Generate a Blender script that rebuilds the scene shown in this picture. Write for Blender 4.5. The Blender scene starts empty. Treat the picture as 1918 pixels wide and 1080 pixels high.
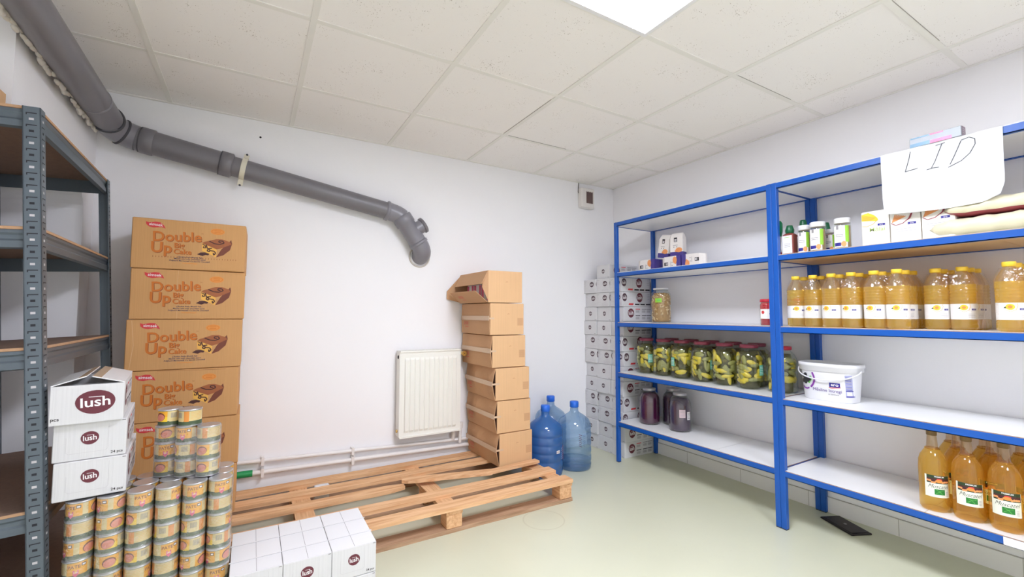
import bpy, math, random
from math import sin, cos, pi, radians
from mathutils import Vector, Matrix
random.seed(7)
D = bpy.data
SC = bpy.context.scene
COL = SC.collection

# ---------------------------------------------------------------- camera
YAW, PITCH, ROLL, FPX = 0.5322, 0.0570, 0.0024, 826.2
F = Vector((sin(YAW)*cos(PITCH), cos(YAW)*cos(PITCH), sin(PITCH)))
R = F.cross(Vector((0, 0, 1))).normalized(); U = R.cross(F)
R2 = R*cos(ROLL)+U*sin(ROLL); U2 = -R*sin(ROLL)+U*cos(ROLL)
cam_d = D.cameras.new('camera'); cam = D.objects.new('camera', cam_d); COL.objects.link(cam)
cam.matrix_world = Matrix(((R2.x, U2.x, -F.x, 0.4235), (R2.y, U2.y, -F.y, -2.4518), (R2.z, U2.z, -F.z, 1.1206), (0, 0, 0, 1)))
cam_d.sensor_width = 36; cam_d.lens = FPX/1918*36; cam_d.clip_start = 0.02
SC.camera = cam
# ---------------------------------------------------------------- world, exposure, light strength
w = D.worlds.new('world'); SC.world = w; w.use_nodes = True
w.node_tree.nodes['Background'].inputs[0].default_value = (0.9, 0.93, 1, 1)
w.node_tree.nodes['Background'].inputs[1].default_value = 0.3
SC.view_settings.view_transform = 'Standard'; SC.view_settings.look = 'None'
SC.view_settings.exposure = 1.86; SC.view_settings.gamma = 1.0
PANEL = 13.0            # emission of the ceiling light panels
SC.cycles.max_bounces = 14; SC.cycles.transparent_max_bounces = 24
SC.cycles.diffuse_bounces = 6; SC.cycles.caustics_refractive = False; SC.cycles.caustics_reflective = False
SC.cycles.sample_clamp_indirect = 6

H, YB, XR, XL = 2.2814, 0.562, 3.288, -0.295   # ceiling height, back wall, right wall, left wall
YF = -4.3

# ---------------------------------------------------------------- materials
def lin(c):
    r = []
    for v in c:
        v /= 255.0
        r.append(v/12.92 if v <= 0.04045 else ((v+0.055)/1.055)**2.4)
    return (*r, 1.0)

def new_mat(name):
    m = D.materials.new(name); m.use_nodes = True
    nt = m.node_tree
    return m, nt, nt.nodes['Principled BSDF']

def M(name, rgb, rough=0.5, metal=0.0, var=0.06, scale=6.0, bump=0.0, bscale=60.0, stretch=None, spec=0.5, coat=0.0):
    """a solid colour with soft procedural mottling and optional bump"""
    m, nt, b = new_mat(name)
    N, L = nt.nodes, nt.links
    b.inputs['Roughness'].default_value = rough; b.inputs['Metallic'].default_value = metal
    b.inputs['Specular IOR Level'].default_value = spec
    b.inputs['Coat Weight'].default_value = coat
    tc = N.new('ShaderNodeTexCoord'); mp = N.new('ShaderNodeMapping')
    L.new(tc.outputs['Object'], mp.inputs[0])
    if stretch: mp.inputs['Scale'].default_value = stretch
    nz = N.new('ShaderNodeTexNoise'); nz.inputs['Scale'].default_value = scale; nz.inputs['Detail'].default_value = 4
    L.new(mp.outputs[0], nz.inputs['Vector'])
    mx = N.new('ShaderNodeMix'); mx.data_type = 'RGBA'
    c = lin(rgb)
    mx.inputs[6].default_value = (*[v*(1-var) for v in c[:3]], 1); mx.inputs[7].default_value = (*[min(1, v*(1+var)) for v in c[:3]], 1)
    L.new(nz.outputs[0], mx.inputs[0]); L.new(mx.outputs[2], b.inputs['Base Color'])
    if bump:
        n2 = N.new('ShaderNodeTexNoise'); n2.inputs['Scale'].default_value = bscale; n2.inputs['Detail'].default_value = 3
        L.new(mp.outputs[0], n2.inputs['Vector'])
        bp = N.new('ShaderNodeBump'); bp.inputs['Strength'].default_value = bump; bp.inputs['Distance'].default_value = 0.004
        L.new(n2.outputs[0], bp.inputs['Height']); L.new(bp.outputs[0], b.inputs['Normal'])
    return m

def cardboard(name, rgb, axis_scale=(500, 500, 6), amt=0.05, rough=0.75):
    """corrugated card: fine vertical flute lines plus mottling"""
    m, nt, b = new_mat(name); N, L = nt.nodes, nt.links
    b.inputs['Roughness'].default_value = rough; b.inputs['Specular IOR Level'].default_value = 0.3
    tc = N.new('ShaderNodeTexCoord')
    mp = N.new('ShaderNodeMapping'); mp.inputs['Scale'].default_value = axis_scale; L.new(tc.outputs['Object'], mp.inputs[0])
    n1 = N.new('ShaderNodeTexNoise'); n1.inputs['Scale'].default_value = 0.5; L.new(mp.outputs[0], n1.inputs['Vector'])
    n2 = N.new('ShaderNodeTexNoise'); n2.inputs['Scale'].default_value = 5; n2.inputs['Detail'].default_value = 5; L.new(tc.outputs['Object'], n2.inputs['Vector'])
    ad = N.new('ShaderNodeMath'); ad.operation = 'ADD'; L.new(n1.outputs[0], ad.inputs[0]); L.new(n2.outputs[0], ad.inputs[1])
    mr = N.new('ShaderNodeMapRange'); mr.inputs[1].default_value = 0.6; mr.inputs[2].default_value = 1.4; L.new(ad.outputs[0], mr.inputs[0])
    mx = N.new('ShaderNodeMix'); mx.data_type = 'RGBA'; c = lin(rgb)
    mx.inputs[6].default_value = (*[v*(1-amt*1.6) for v in c[:3]], 1); mx.inputs[7].default_value = (*[min(1, v*(1+amt)) for v in c[:3]], 1)
    L.new(mr.outputs[0], mx.inputs[0]); L.new(mx.outputs[2], b.inputs['Base Color'])
    bp = N.new('ShaderNodeBump'); bp.inputs['Strength'].default_value = 0.25; bp.inputs['Distance'].default_value = 0.002
    L.new(ad.outputs[0], bp.inputs['Height']); L.new(bp.outputs[0], b.inputs['Normal'])
    return m

def clear(name, rgb, gloss=0.06, body=0.0, brgb=None, rough=0.03, power=1.0, bump=0.0, bscale=30):
    """thin clear shell: tinted transparency, an optional milky share, and reflections that grow at grazing angles"""
    m = D.materials.new(name); m.use_nodes = True; nt = m.node_tree; N, L = nt.nodes, nt.links
    N.remove(N['Principled BSDF'])
    out = N['Material Output']
    tr = N.new('ShaderNodeBsdfTransparent'); tr.inputs[0].default_value = lin(rgb)
    df = N.new('ShaderNodeBsdfDiffuse'); df.inputs[0].default_value = lin(brgb or rgb)
    tl = N.new('ShaderNodeBsdfTranslucent'); tl.inputs[0].default_value = lin(brgb or rgb)
    ad = N.new('ShaderNodeMixShader'); ad.inputs[0].default_value = 0.5; L.new(df.outputs[0], ad.inputs[1]); L.new(tl.outputs[0], ad.inputs[2])
    mb = N.new('ShaderNodeMixShader'); mb.inputs[0].default_value = body; L.new(tr.outputs[0], mb.inputs[1]); L.new(ad.outputs[0], mb.inputs[2])
    gl = N.new('ShaderNodeBsdfGlossy'); gl.inputs['Roughness'].default_value = rough; gl.inputs[0].default_value = (1, 1, 1, 1)
    lw = N.new('ShaderNodeLayerWeight'); lw.inputs[0].default_value = 0.35
    pw = N.new('ShaderNodeMath'); pw.operation = 'POWER'; pw.inputs[1].default_value = 2.0*power; L.new(lw.outputs['Facing'], pw.inputs[0])
    ml = N.new('ShaderNodeMath'); ml.operation = 'MULTIPLY_ADD'; ml.inputs[1].default_value = 0.45; ml.inputs[2].default_value = gloss; L.new(pw.outputs[0], ml.inputs[0])
    mg = N.new('ShaderNodeMixShader'); L.new(ml.outputs[0], mg.inputs[0]); L.new(mb.outputs[0], mg.inputs[1]); L.new(gl.outputs[0], mg.inputs[2])
    if bump:
        tc = N.new('ShaderNodeTexCoord'); nz = N.new('ShaderNodeTexNoise'); nz.inputs['Scale'].default_value = bscale; nz.inputs['Detail'].default_value = 2
        L.new(tc.outputs['Object'], nz.inputs['Vector'])
        bp = N.new('ShaderNodeBump'); bp.inputs['Strength'].default_value = bump; bp.inputs['Distance'].default_value = 0.01
        L.new(nz.outputs[0], bp.inputs['Height']); L.new(bp.outputs[0], gl.inputs['Normal'])
    L.new(mg.outputs[0], out.inputs[0])
    return m

def emit(name, rgb, s):
    m, nt, b = new_mat(name)
    b.inputs['Base Color'].default_value = (0.9, 0.9, 0.9, 1)
    b.inputs['Emission Color'].default_value = lin(rgb); b.inputs['Emission Strength'].default_value = s
    nz = nt.nodes.new('ShaderNodeTexNoise'); nz.inputs['Scale'].default_value = 3
    nt.links.new(nz.outputs[0], b.inputs['Roughness'])
    return m

def ceiling_mat():
    m, nt, b = new_mat('mineral_fibre_tile'); N, L = nt.nodes, nt.links
    b.inputs['Roughness'].default_value = 0.95; b.inputs['Specular IOR Level'].default_value = 0.1
    tc = N.new('ShaderNodeTexCoord')
    vo = N.new('ShaderNodeTexVoronoi'); vo.inputs['Scale'].default_value = 150; L.new(tc.outputs['Object'], vo.inputs['Vector'])
    n1 = N.new('ShaderNodeTexNoise'); n1.inputs['Scale'].default_value = 7; n1.inputs['Detail'].default_value = 3; L.new(tc.outputs['Object'], n1.inputs['Vector'])
    n2 = N.new('ShaderNodeTexNoise'); n2.inputs['Scale'].default_value = 60; L.new(tc.outputs['Object'], n2.inputs['Vector'])
    # hole where voronoi distance is small and noise high
    th = N.new('ShaderNodeMath'); th.operation = 'MULTIPLY'; L.new(n1.outputs[0], th.inputs[0]); L.new(n2.outputs[0], th.inputs[1])
    mr0 = N.new('ShaderNodeMapRange'); mr0.inputs[1].default_value = 0.22; mr0.inputs[2].default_value = 0.42; mr0.inputs[3].default_value = 0.0; mr0.inputs[4].default_value = 0.30
    L.new(th.outputs[0], mr0.inputs[0])
    lt = N.new('ShaderNodeMath'); lt.operation = 'LESS_THAN'; L.new(vo.outputs['Distance'], lt.inputs[0]); L.new(mr0.outputs[0], lt.inputs[1])
    n3 = N.new('ShaderNodeTexNoise'); n3.inputs['Scale'].default_value = 1.1; n3.inputs['Detail'].default_value = 2; L.new(tc.outputs['Object'], n3.inputs['Vector'])
    base = N.new('ShaderNodeMix'); base.data_type = 'RGBA'
    base.inputs[6].default_value = lin((246, 241, 238)); base.inputs[7].default_value = lin((249, 246, 243)); L.new(n3.outputs[0], base.inputs[0])
    mx = N.new('ShaderNodeMix'); mx.data_type = 'RGBA'; L.new(lt.outputs[0], mx.inputs[0]); L.new(base.outputs[2], mx.inputs[6]); mx.inputs[7].default_value = lin((184, 174, 164))
    L.new(mx.outputs[2], b.inputs['Base Color'])
    return m

def floor_mat():
    m, nt, b = new_mat('green_epoxy'); N, L = nt.nodes, nt.links
    b.inputs['Specular IOR Level'].default_value = 0.5; b.inputs['Roughness'].default_value = 0.3
    tc = N.new('ShaderNodeTexCoord')
    n1 = N.new('ShaderNodeTexNoise'); n1.inputs['Scale'].default_value = 1.6; n1.inputs['Detail'].default_value = 6; L.new(tc.outputs['Object'], n1.inputs['Vector'])
    mx = N.new('ShaderNodeMix'); mx.data_type = 'RGBA'; mx.inputs[6].default_value = lin((198, 199, 174)); mx.inputs[7].default_value = lin((214, 214, 190)); L.new(n1.outputs[0], mx.inputs[0])
    # worn patches and the faint ring left by a drum
    vs = N.new('ShaderNodeVectorMath'); vs.operation = 'DISTANCE'; L.new(tc.outputs['Object'], vs.inputs[0]); vs.inputs[1].default_value = (1.83, -0.41, 0.0)
    sb = N.new('ShaderNodeMath'); sb.operation = 'SUBTRACT'; L.new(vs.outputs['Value'], sb.inputs[0]); sb.inputs[1].default_value = 0.112
    ab = N.new('ShaderNodeMath'); ab.operation = 'ABSOLUTE'; L.new(sb.outputs[0], ab.inputs[0])
    rg = N.new('ShaderNodeMapRange'); rg.inputs[1].default_value = 0.001; rg.inputs[2].default_value = 0.006; rg.inputs[3].default_value = 0.22; rg.inputs[4].default_value = 0.0; L.new(ab.outputs[0], rg.inputs[0])
    m2 = N.new('ShaderNodeMix'); m2.data_type = 'RGBA'; L.new(rg.outputs[0], m2.inputs[0]); L.new(mx.outputs[2], m2.inputs[6]); m2.inputs[7].default_value = lin((150, 140, 110))
    n2 = N.new('ShaderNodeTexNoise'); n2.inputs['Scale'].default_value = 28; n2.inputs['Detail'].default_value = 6; L.new(tc.outputs['Object'], n2.inputs['Vector'])
    sp = N.new('ShaderNodeMapRange'); sp.inputs[1].default_value = 0.70; sp.inputs[2].default_value = 0.78; sp.inputs[3].default_value = 0; sp.inputs[4].default_value = 0.25; L.new(n2.outputs[0], sp.inputs[0])
    m3 = N.new('ShaderNodeMix'); m3.data_type = 'RGBA'; L.new(sp.outputs[0], m3.inputs[0]); L.new(m2.outputs[2], m3.inputs[6]); m3.inputs[7].default_value = lin((160, 160, 135))
    L.new(m3.outputs[2], b.inputs['Base Color'])
    mr = N.new('ShaderNodeMapRange'); mr.inputs[3].default_value = 0.22; mr.inputs[4].default_value = 0.42; L.new(n1.outputs[0], mr.inputs[0]); L.new(mr.outputs[0], b.inputs['Roughness'])
    return m

def wood_mat(name, rgb, dark, stretch=(2, 30, 30)):
    m, nt, b = new_mat(name); N, L = nt.nodes, nt.links
    b.inputs['Roughness'].default_value = 0.7; b.inputs['Specular IOR Level'].default_value = 0.25
    tc = N.new('ShaderNodeTexCoord'); mp = N.new('ShaderNodeMapping'); mp.inputs['Scale'].default_value = stretch; L.new(tc.outputs['Object'], mp.inputs[0])
    n1 = N.new('ShaderNodeTexNoise'); n1.inputs['Scale'].default_value = 2.2; n1.inputs['Detail'].default_value = 6; n1.inputs['Distortion'].default_value = 0.6; L.new(mp.outputs[0], n1.inputs['Vector'])
    cr = N.new('ShaderNodeValToRGB'); cr.color_ramp.elements[0].position = 0.3; cr.color_ramp.elements[0].color = lin(dark); cr.color_ramp.elements[1].position = 0.62; cr.color_ramp.elements[1].color = lin(rgb)
    L.new(n1.outputs[0], cr.inputs[0])
    vo = N.new('ShaderNodeTexVoronoi'); vo.inputs['Scale'].default_value = 3.3; m4 = N.new('ShaderNodeMapping'); m4.inputs['Scale'].default_value = (1, 1.6, 1.6) if stretch[0] < 5 else (1.6, 1, 1.6)
    L.new(tc.outputs['Object'], m4.inputs[0]); L.new(m4.outputs[0], vo.inputs['Vector'])
    kn = N.new('ShaderNodeMapRange'); kn.inputs[1].default_value = 0.035; kn.inputs[2].default_value = 0.06; kn.inputs[3].default_value = 0.75; kn.inputs[4].default_value = 0; L.new(vo.outputs['Distance'], kn.inputs[0])
    mx = N.new('ShaderNodeMix'); mx.data_type = 'RGBA'; L.new(kn.outputs[0], mx.inputs[0]); L.new(cr.outputs[0], mx.inputs[6]); mx.inputs[7].default_value = lin((140, 90, 60))
    L.new(mx.outputs[2], b.inputs['Base Color'])
    bp = N.new('ShaderNodeBump'); bp.inputs['Strength'].default_value = 0.3; bp.inputs['Distance'].default_value = 0.002; L.new(n1.outputs[0], bp.inputs['Height']); L.new(bp.outputs[0], b.inputs['Normal'])
    return m

WALL = M('white_wall_paint', (246, 245, 247), 0.85, var=0.015, scale=2.5, bump=0.15, bscale=22, spec=0.2)
CEIL = ceiling_mat(); FLOOR = floor_mat()
GRID = M('ceiling_grid_paint', (238, 235, 229), 0.6, var=0.05)
GRIDLINE = M('ceiling_gap_shadowline', (160, 155, 148), 0.9)
TILEB = M('baseboard_glazed_tile', (243, 241, 240), 0.35, var=0.03)
GROUT = M('tile_grout', (196, 192, 188), 0.9)
PVC = M('grey_pvc', (118, 115, 120), 0.38, var=0.10, scale=5)
PVCD = M('dark_rubber_ring', (70, 69, 74), 0.6)
PVCN = M('clean_grey_pvc', (133, 131, 138), 0.3, var=0.04)
PLAST = M('plaster_smear', (205, 198, 188), 0.9, var=0.1, bump=0.6, bscale=80)
CREAM = M('cream_painted_metal', (222, 216, 196), 0.5)
RADW = M('radiator_enamel', (240, 240, 233), 0.3, var=0.01)
PIPEW = M('painted_heating_pipe', (232, 230, 228), 0.4, var=0.04, scale=20)
BRASS = M('brass', (214, 178, 98), 0.3, 0.8)
DARK = M('dark_gap', (28, 24, 24), 0.9)
SHADOWY = M('interior_shade_card', (95, 66, 52), 0.9)
STEEL = M('blue_grey_galvanised', (98, 108, 116), 0.4, 0.3, var=0.10, scale=9)
STEELD = M('slot_dark', (40, 42, 48), 0.7)
CHIP = M('chipboard', (122, 98, 84), 0.85, var=0.18, scale=60, bump=0.2, bscale=200)
CHIPE = M('chipboard_edge', (186, 148, 114), 0.85, var=0.2, scale=90)
BLUE = M('blue_shelf_paint', (18, 86, 176), 0.35, var=0.06, scale=8)
MELA = M('white_melamine', (238, 238, 238), 0.35, var=0.015)
MELT = M('tan_melamine', (214, 180, 134), 0.5, var=0.06, scale=12)
CARDC = cardboard('cake_carton_card', (208, 158, 104))
CARDB = cardboard('brown_carton_card', (220, 178, 134))
CARDB2 = cardboard('brown_flap_card', (202, 158, 118), (6, 500, 500))
CARDW = cardboard('white_carton_card', (217, 216, 217), (420, 420, 4), 0.035, 0.6)
CARDTOP = M('white_glossy_card', (230, 230, 232), 0.4, var=0.01)
TAPE = M('clear_packing_tape', (212, 182, 152), 0.2, var=0.05)
MAROON = M('maroon_print', (104, 44, 56), 0.6, var=0.08, scale=40)
DKCIRC = M('dark_plum_print', (84, 62, 70), 0.6)
WHITEP = M('white_print', (244, 240, 240), 0.6)
GREYP = M('grey_print', (150, 146, 148), 0.7)
GREYL = M('light_grey_print', (196, 193, 195), 0.7)
BLACKP = M('black_print', (45, 40, 42), 0.7)
REDP = M('red_print', (214, 62, 66), 0.6)
ORNG = M('orange_print', (206, 116, 40), 0.6, var=0.08)
ORNGD = M('dark_orange_print', (150, 78, 36), 0.6)
ORNGL = M('pale_orange_print', (226, 146, 66), 0.6)
CAKE1 = M('cake_top_print', (164, 96, 56), 0.6, var=0.12)
CAKE2 = M('cake_side_print', (118, 62, 44), 0.6, var=0.12)
CAKE3 = M('chocolate_print', (78, 42, 38), 0.6)
CAKEY = M('cake_crumb_print', (236, 180, 84), 0.6, var=0.1)
NAVYP = M('navy_small_print', (96, 84, 96), 0.7)
WOOD = wood_mat('pallet_pine', (233, 190, 146), (206, 152, 106))
WOODX = wood_mat('pallet_pine_cross', (228, 184, 140), (200, 148, 104), (30, 2, 30))
WOODD = wood_mat('pallet_bottom_board', (190, 156, 126), (156, 122, 94))
TIN = M('tin_lid', (206, 206, 210), 0.28, 0.7, var=0.04)
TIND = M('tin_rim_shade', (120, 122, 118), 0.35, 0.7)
CANC = M('can_cream_label', (226, 206, 150), 0.4, var=0.06, scale=60)
CANO = M('can_orange_label', (240, 172, 44), 0.4, var=0.06)
CANG = M('can_green_band', (72, 88, 60), 0.4, var=0.1, scale=30)
PINK = M('pink_badge', (226, 92, 130), 0.5)
PATE = M('pate_picture', (222, 134, 112), 0.5, var=0.15, scale=80)
PATED = M('pate_rim_print', (120, 52, 30), 0.5)
YEL = M('yellow_print', (246, 206, 50), 0.5, var=0.05)
FILM = clear('shrink_film', (252, 252, 252), gloss=0.14, body=0.10, brgb=(255, 255, 255), rough=0.14, bump=1.0, bscale=45)
FILM2 = clear('oil_pack_film', (254, 254, 254), gloss=0.03, body=0.015, brgb=(255, 255, 255), rough=0.10, bump=1.0, bscale=30)
BOTB = clear('blue_bottle_plastic', (170, 204, 242), gloss=0.06, body=0.5, brgb=(78, 156, 232), rough=0.08)
BOTL = clear('pale_blue_bottle_plastic', (214, 232, 247), gloss=0.07, body=0.2, brgb=(140, 180, 220), rough=0.08)
CAPB = M('blue_cap', (42, 110, 220), 0.35)
WATER = clear('water_body', (216, 232, 246), gloss=0.02, body=0.04, brgb=(120, 170, 220))
JARG = clear('jar_glass', (246, 249, 246), gloss=0.06, body=0.0, rough=0.02)
BRINE = clear('pickle_brine', (226, 222, 176), gloss=0.0, body=0.45, brgb=(150, 148, 92))
PICK = M('gherkin_skin', (214, 192, 58), 0.35, var=0.25, scale=18, bump=0.4, bscale=90)
PICK2 = M('gherkin_dark', (150, 148, 84), 0.4, var=0.3, scale=18, bump=0.4, bscale=90)
JLID = M('maroon_jar_lid', (150, 62, 84), 0.35)
JLIDR = M('red_jar_lid', (196, 40, 62), 0.35)
TEAL = M('teal_label', (96, 186, 160), 0.5, var=0.1)
PURP = M('purple_preserve', (72, 14, 54), 0.12, var=0.2, scale=10, coat=0.6)
PURP2 = M('dull_purple_preserve', (70, 48, 74), 0.15, var=0.2, scale=10, coat=0.6)
SILV = M('silver_lid', (188, 186, 190), 0.3, 0.6)
PASTA = M('mushroom_pieces', (224, 194, 148), 0.6, var=0.25, scale=40)
PASTB = M('mushroom_pieces_shade', (178, 138, 88), 0.7, var=0.25, scale=40)
LIMEP = M('lime_label', (150, 206, 60), 0.5)
REDJ = M('red_preserve', (200, 36, 52), 0.2, coat=0.5, var=0.15)
OIL = clear('sunflower_oil', (255, 240, 170), gloss=0.03, body=0.38, brgb=(255, 226, 116), rough=0.05)
OILC = clear('clear_bottle_top', (252, 240, 214), gloss=0.10, body=0.10, brgb=(255, 240, 214), rough=0.05)
CAPY = M('yellow_cap', (250, 212, 66), 0.35)
LABW = M('white_label', (246, 244, 242), 0.45, var=0.01)
WINE = clear('amber_wine', (254, 236, 166), gloss=0.03, body=0.30, brgb=(238, 194, 98), rough=0.03)
WGLASS = clear('wine_bottle_glass', (240, 228, 206), gloss=0.07, body=0.05, brgb=(220, 200, 170), rough=0.02)
CORK = M('brown_cap', (124, 98, 58), 0.5)
GRN = M('green_print', (40, 128, 52), 0.5, var=0.2, scale=60)
DGRN = M('dark_green_print', (38, 62, 34), 0.5)
BUCK = M('white_bucket_plastic', (232, 232, 234), 0.3, var=0.01)
VIOL = M('violet_print', (136, 62, 160), 0.5)
NAVY = M('navy_print', (46, 42, 140), 0.5)
LBLUE = M('pale_blue_print', (176, 178, 214), 0.6)
OLIVE = M('olive_print', (44, 44, 48), 0.4, var=0.3, scale=60)
LEAFG = M('leaf_print', (110, 196, 90), 0.5)
GLID = M('green_bottle_cap', (20, 140, 84), 0.35)
GLIDD = M('dark_green_cap', (22, 92, 56), 0.35)
SPICE = M('spice_fill', (196, 164, 130), 0.6, var=0.1, scale=40)
SPICER = M('paprika_fill', (136, 62, 52), 0.5, var=0.1)
PAPER = M('white_paper', (226, 229, 234), 0.8, var=0.01, bump=0.8, bscale=9)
PENCIL = M('pen_line', (96, 96, 102), 0.8)
FOIL = M('foil_box_silver', (168, 174, 180), 0.45, 0.2, var=0.1, scale=20)
FOILT = M('foil_box_teal', (78, 104, 120), 0.3, 0.4, var=0.15, scale=30)
FOILP = M('foil_box_pink', (184, 78, 104), 0.3, 0.3, var=0.15, scale=30)
MAUVE = M('foil_box_end', (150, 132, 144), 0.5)
SACK = M('cream_sack', (228, 221, 190), 0.45, var=0.05, bump=0.7, bscale=22)
SACKM = M('maroon_sack_print', (150, 60, 72), 0.5, var=0.1)
PACKW = M('white_paper_pack', (240, 234, 228), 0.6, var=0.02, bump=0.3, bscale=40)
PACKO = M('orange_blob_print', (240, 160, 100), 0.6, var=0.15, scale=60)
PACKP = M('purple_pack_base', (74, 62, 140), 0.45, var=0.1)
HOUS = M('white_housing', (230, 226, 222), 0.4)
GRILL = M('grill_brown', (128, 104, 100), 0.6)
TRAPM = M('black_plastic', (38, 30, 34), 0.5, var=0.2)
GREENT = M('green_tape', (30, 150, 84), 0.5)
DIFF = emit('light_diffuser', (236, 240, 254), PANEL)
FRAMEW = M('white_aluminium', (236, 234, 236), 0.4)
WIRE = M('dark_wire', (70, 62, 60), 0.6)

# ---------------------------------------------------------------- mesh builder
TXT = {}
def text_mesh(s, bold):
    k = (s, bold)
    if k not in TXT:
        cu = D.curves.new('t', 'FONT'); cu.body = s; cu.size = 1; cu.resolution_u = 3; cu.offset = bold
        cu.align_x = 'CENTER'; cu.align_y = 'CENTER'
        o = D.objects.new('t', cu); COL.objects.link(o)
        me = D.meshes.new_from_object(o.evaluated_get(bpy.context.evaluated_depsgraph_get()))
        TXT[k] = ([tuple(v.co[:2]) for v in me.vertices], [tuple(p.vertices) for p in me.polygons])
        D.objects.remove(o); D.curves.remove(cu); D.meshes.remove(me)
    return TXT[k]

def flat(o, ux, uy):
    o, ux, uy = Vector(o), Vector(ux), Vector(uy); n = ux.cross(uy)
    return lambda x, y, off=0: o+ux*x+uy*y+n*off
def curved(cx, cy, r, z0, a0):
    return lambda x, y, off=0: Vector((cx+(r+off)*cos(a0+x/r), cy+(r+off)*sin(a0+x/r), z0+y))

class MB:
    def __init__(s): s.v = []; s.f = []; s.m = []; s.sm = []; s.mats = []
    def mi(s, m):
        if m not in s.mats: s.mats.append(m)
        return s.mats.index(m)
    def add(s, vs, fs, m, smooth=False):
        b = len(s.v); s.v += [tuple(v) for v in vs]; i = s.mi(m)
        for f in fs: s.f.append(tuple(b+k for k in f)); s.m.append(i); s.sm.append(smooth)
        return s
    def box(s, x0, y0, z0, x1, y1, z1, m, mtop=None, T=None):
        vs = [Vector(p) for p in ((x0, y0, z0), (x1, y0, z0), (x1, y1, z0), (x0, y1, z0), (x0, y0, z1), (x1, y0, z1), (x1, y1, z1), (x0, y1, z1))]
        if T is not None: vs = [T @ v for v in vs]
        s.add(vs, [(0, 3, 2, 1), (0, 1, 5, 4), (1, 2, 6, 5), (2, 3, 7, 6), (3, 0, 4, 7)], m)
        s.add(vs, [(4, 5, 6, 7)], mtop or m); return s
    def rbox(s, x0, y0, z0, x1, y1, z1, m, r=0.004, T=None):
        """box with chamfered vertical and horizontal edges"""
        r = min(r, (x1-x0)*0.45, (y1-y0)*0.45, (z1-z0)*0.45)
        rings = []
        for z, q in ((z0, r), (z0+r, 0), (z1-r, 0), (z1, r)):
            a, b, c, d = x0+q, x1-q, y0+q, y1-q; k = r
            rings.append([Vector(p) for p in ((a+k, c, z), (b-k, c, z), (b, c+k, z), (b, d-k, z), (b-k, d, z), (a+k, d, z), (a, d-k, z), (a, c+k, z))])
        vs = [v for g in rings for v in g]
        if T is not None: vs = [T @ v for v in vs]
        fs = [tuple(range(7, -1, -1)), tuple(range(24, 32))]
        for g in range(3):
            for i in range(8):
                j = (i+1) % 8; fs.append((g*8+i, g*8+j, g*8+8+j, g*8+8+i))
        return s.add(vs, fs, m)
    def lathe(s, prof, m, cx=0, cy=0, seg=32, T=None, mats=None, fn=None, caps=True):
        n = len(prof); vs = []
        for r, z in prof:
            for k in range(seg):
                a = 2*pi*k/seg; rr = r*(fn(a, z) if fn else 1)
                v = Vector((cx+rr*cos(a), cy+rr*sin(a), z)); vs.append(T @ v if T is not None else v)
        for i in range(n-1):
            fs = [(i*seg+k, i*seg+(k+1) % seg, (i+1)*seg+(k+1) % seg, (i+1)*seg+k) for k in range(seg)]
            if i == 0: b = len(s.v); s.v += [tuple(v) for v in vs]
            ix = s.mi(mats[i] if mats else m)
            for f in fs: s.f.append(tuple(b+q for q in f)); s.m.append(ix); s.sm.append(True)
        if caps:
            for i, rev in ((0, True), (n-1, False)):
                if prof[i][0] > 1e-4:
                    f = [b+i*seg+k for k in range(seg)]
                    s.f.append(tuple(reversed(f)) if rev else tuple(f)); s.m.append(s.mi((mats[0] if rev else mats[-1]) if mats else m)); s.sm.append(False)
        return s
    def tube(s, pts, r, m, seg=16, caps=True):
        pts = [Vector(p) for p in pts]; n = len(pts); rs = r if isinstance(r, (list, tuple)) else [r]*n
        t0 = (pts[1]-pts[0]).normalized(); ref = Vector((0, 0, 1)) if abs(t0.z) < 0.9 else Vector((1, 0, 0))
        u = t0.cross(ref).normalized(); vs = []
        for i, p in enumerate(pts):
            t = ((pts[min(i+1, n-1)]-pts[i]).normalized()+(pts[i]-pts[max(i-1, 0)]).normalized())
            t = t.normalized() if t.length > 1e-6 else t0
            u = (u-t*u.dot(t)).normalized(); v = t.cross(u)
            for k in range(seg):
                a = 2*pi*k/seg; vs.append(p+(u*cos(a)+v*sin(a))*rs[i])
        fs = [(i*seg+k, i*seg+(k+1) % seg, (i+1)*seg+(k+1) % seg, (i+1)*seg+k) for i in range(n-1) for k in range(seg)]
        s.add(vs, fs, m, True)
        if caps:
            s.add(vs[:seg], [tuple(range(seg-1, -1, -1))], m); s.add(vs[-seg:], [tuple(range(seg))], m)
        return s
    def ellipsoid(s, c, rx, ry, rz, m, T=None, seg=10, rings=6):
        vs = []; c = Vector(c)
        for i in range(1, rings):
            a = pi*i/rings
            for k in range(seg):
                b = 2*pi*k/seg; v = Vector((rx*sin(a)*cos(b), ry*sin(a)*sin(b), rz*cos(a)))
                vs.append(c+(T @ v if T is not None else v))
        top = len(vs); v = Vector((0, 0, rz)); vs.append(c+(T @ v if T is not None else v)); v = Vector((0, 0, -rz)); vs.append(c+(T @ v if T is not None else v))
        fs = []
        for i in range(rings-2):
            for k in range(seg): fs.append((i*seg+k, (i+1)*seg+k, (i+1)*seg+(k+1) % seg, i*seg+(k+1) % seg))
        for k in range(seg):
            fs.append((top, k, (k+1) % seg)); fs.append((top+1, (rings-2)*seg+(k+1) % seg, (rings-2)*seg+k))
        return s.add(vs, fs, m, True)
    # prints on a surface given by a mapping f(x, y, off)
    def rect(s, f, x0, y0, x1, y1, m, off=0.0004, n=1):
        vs = []
        for i in range(n+1):
            x = x0+(x1-x0)*i/n; vs += [f(x, y0, off), f(x, y1, off)]
        return s.add(vs, [(2*i, 2*i+2, 2*i+3, 2*i+1) for i in range(n)], m)
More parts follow.
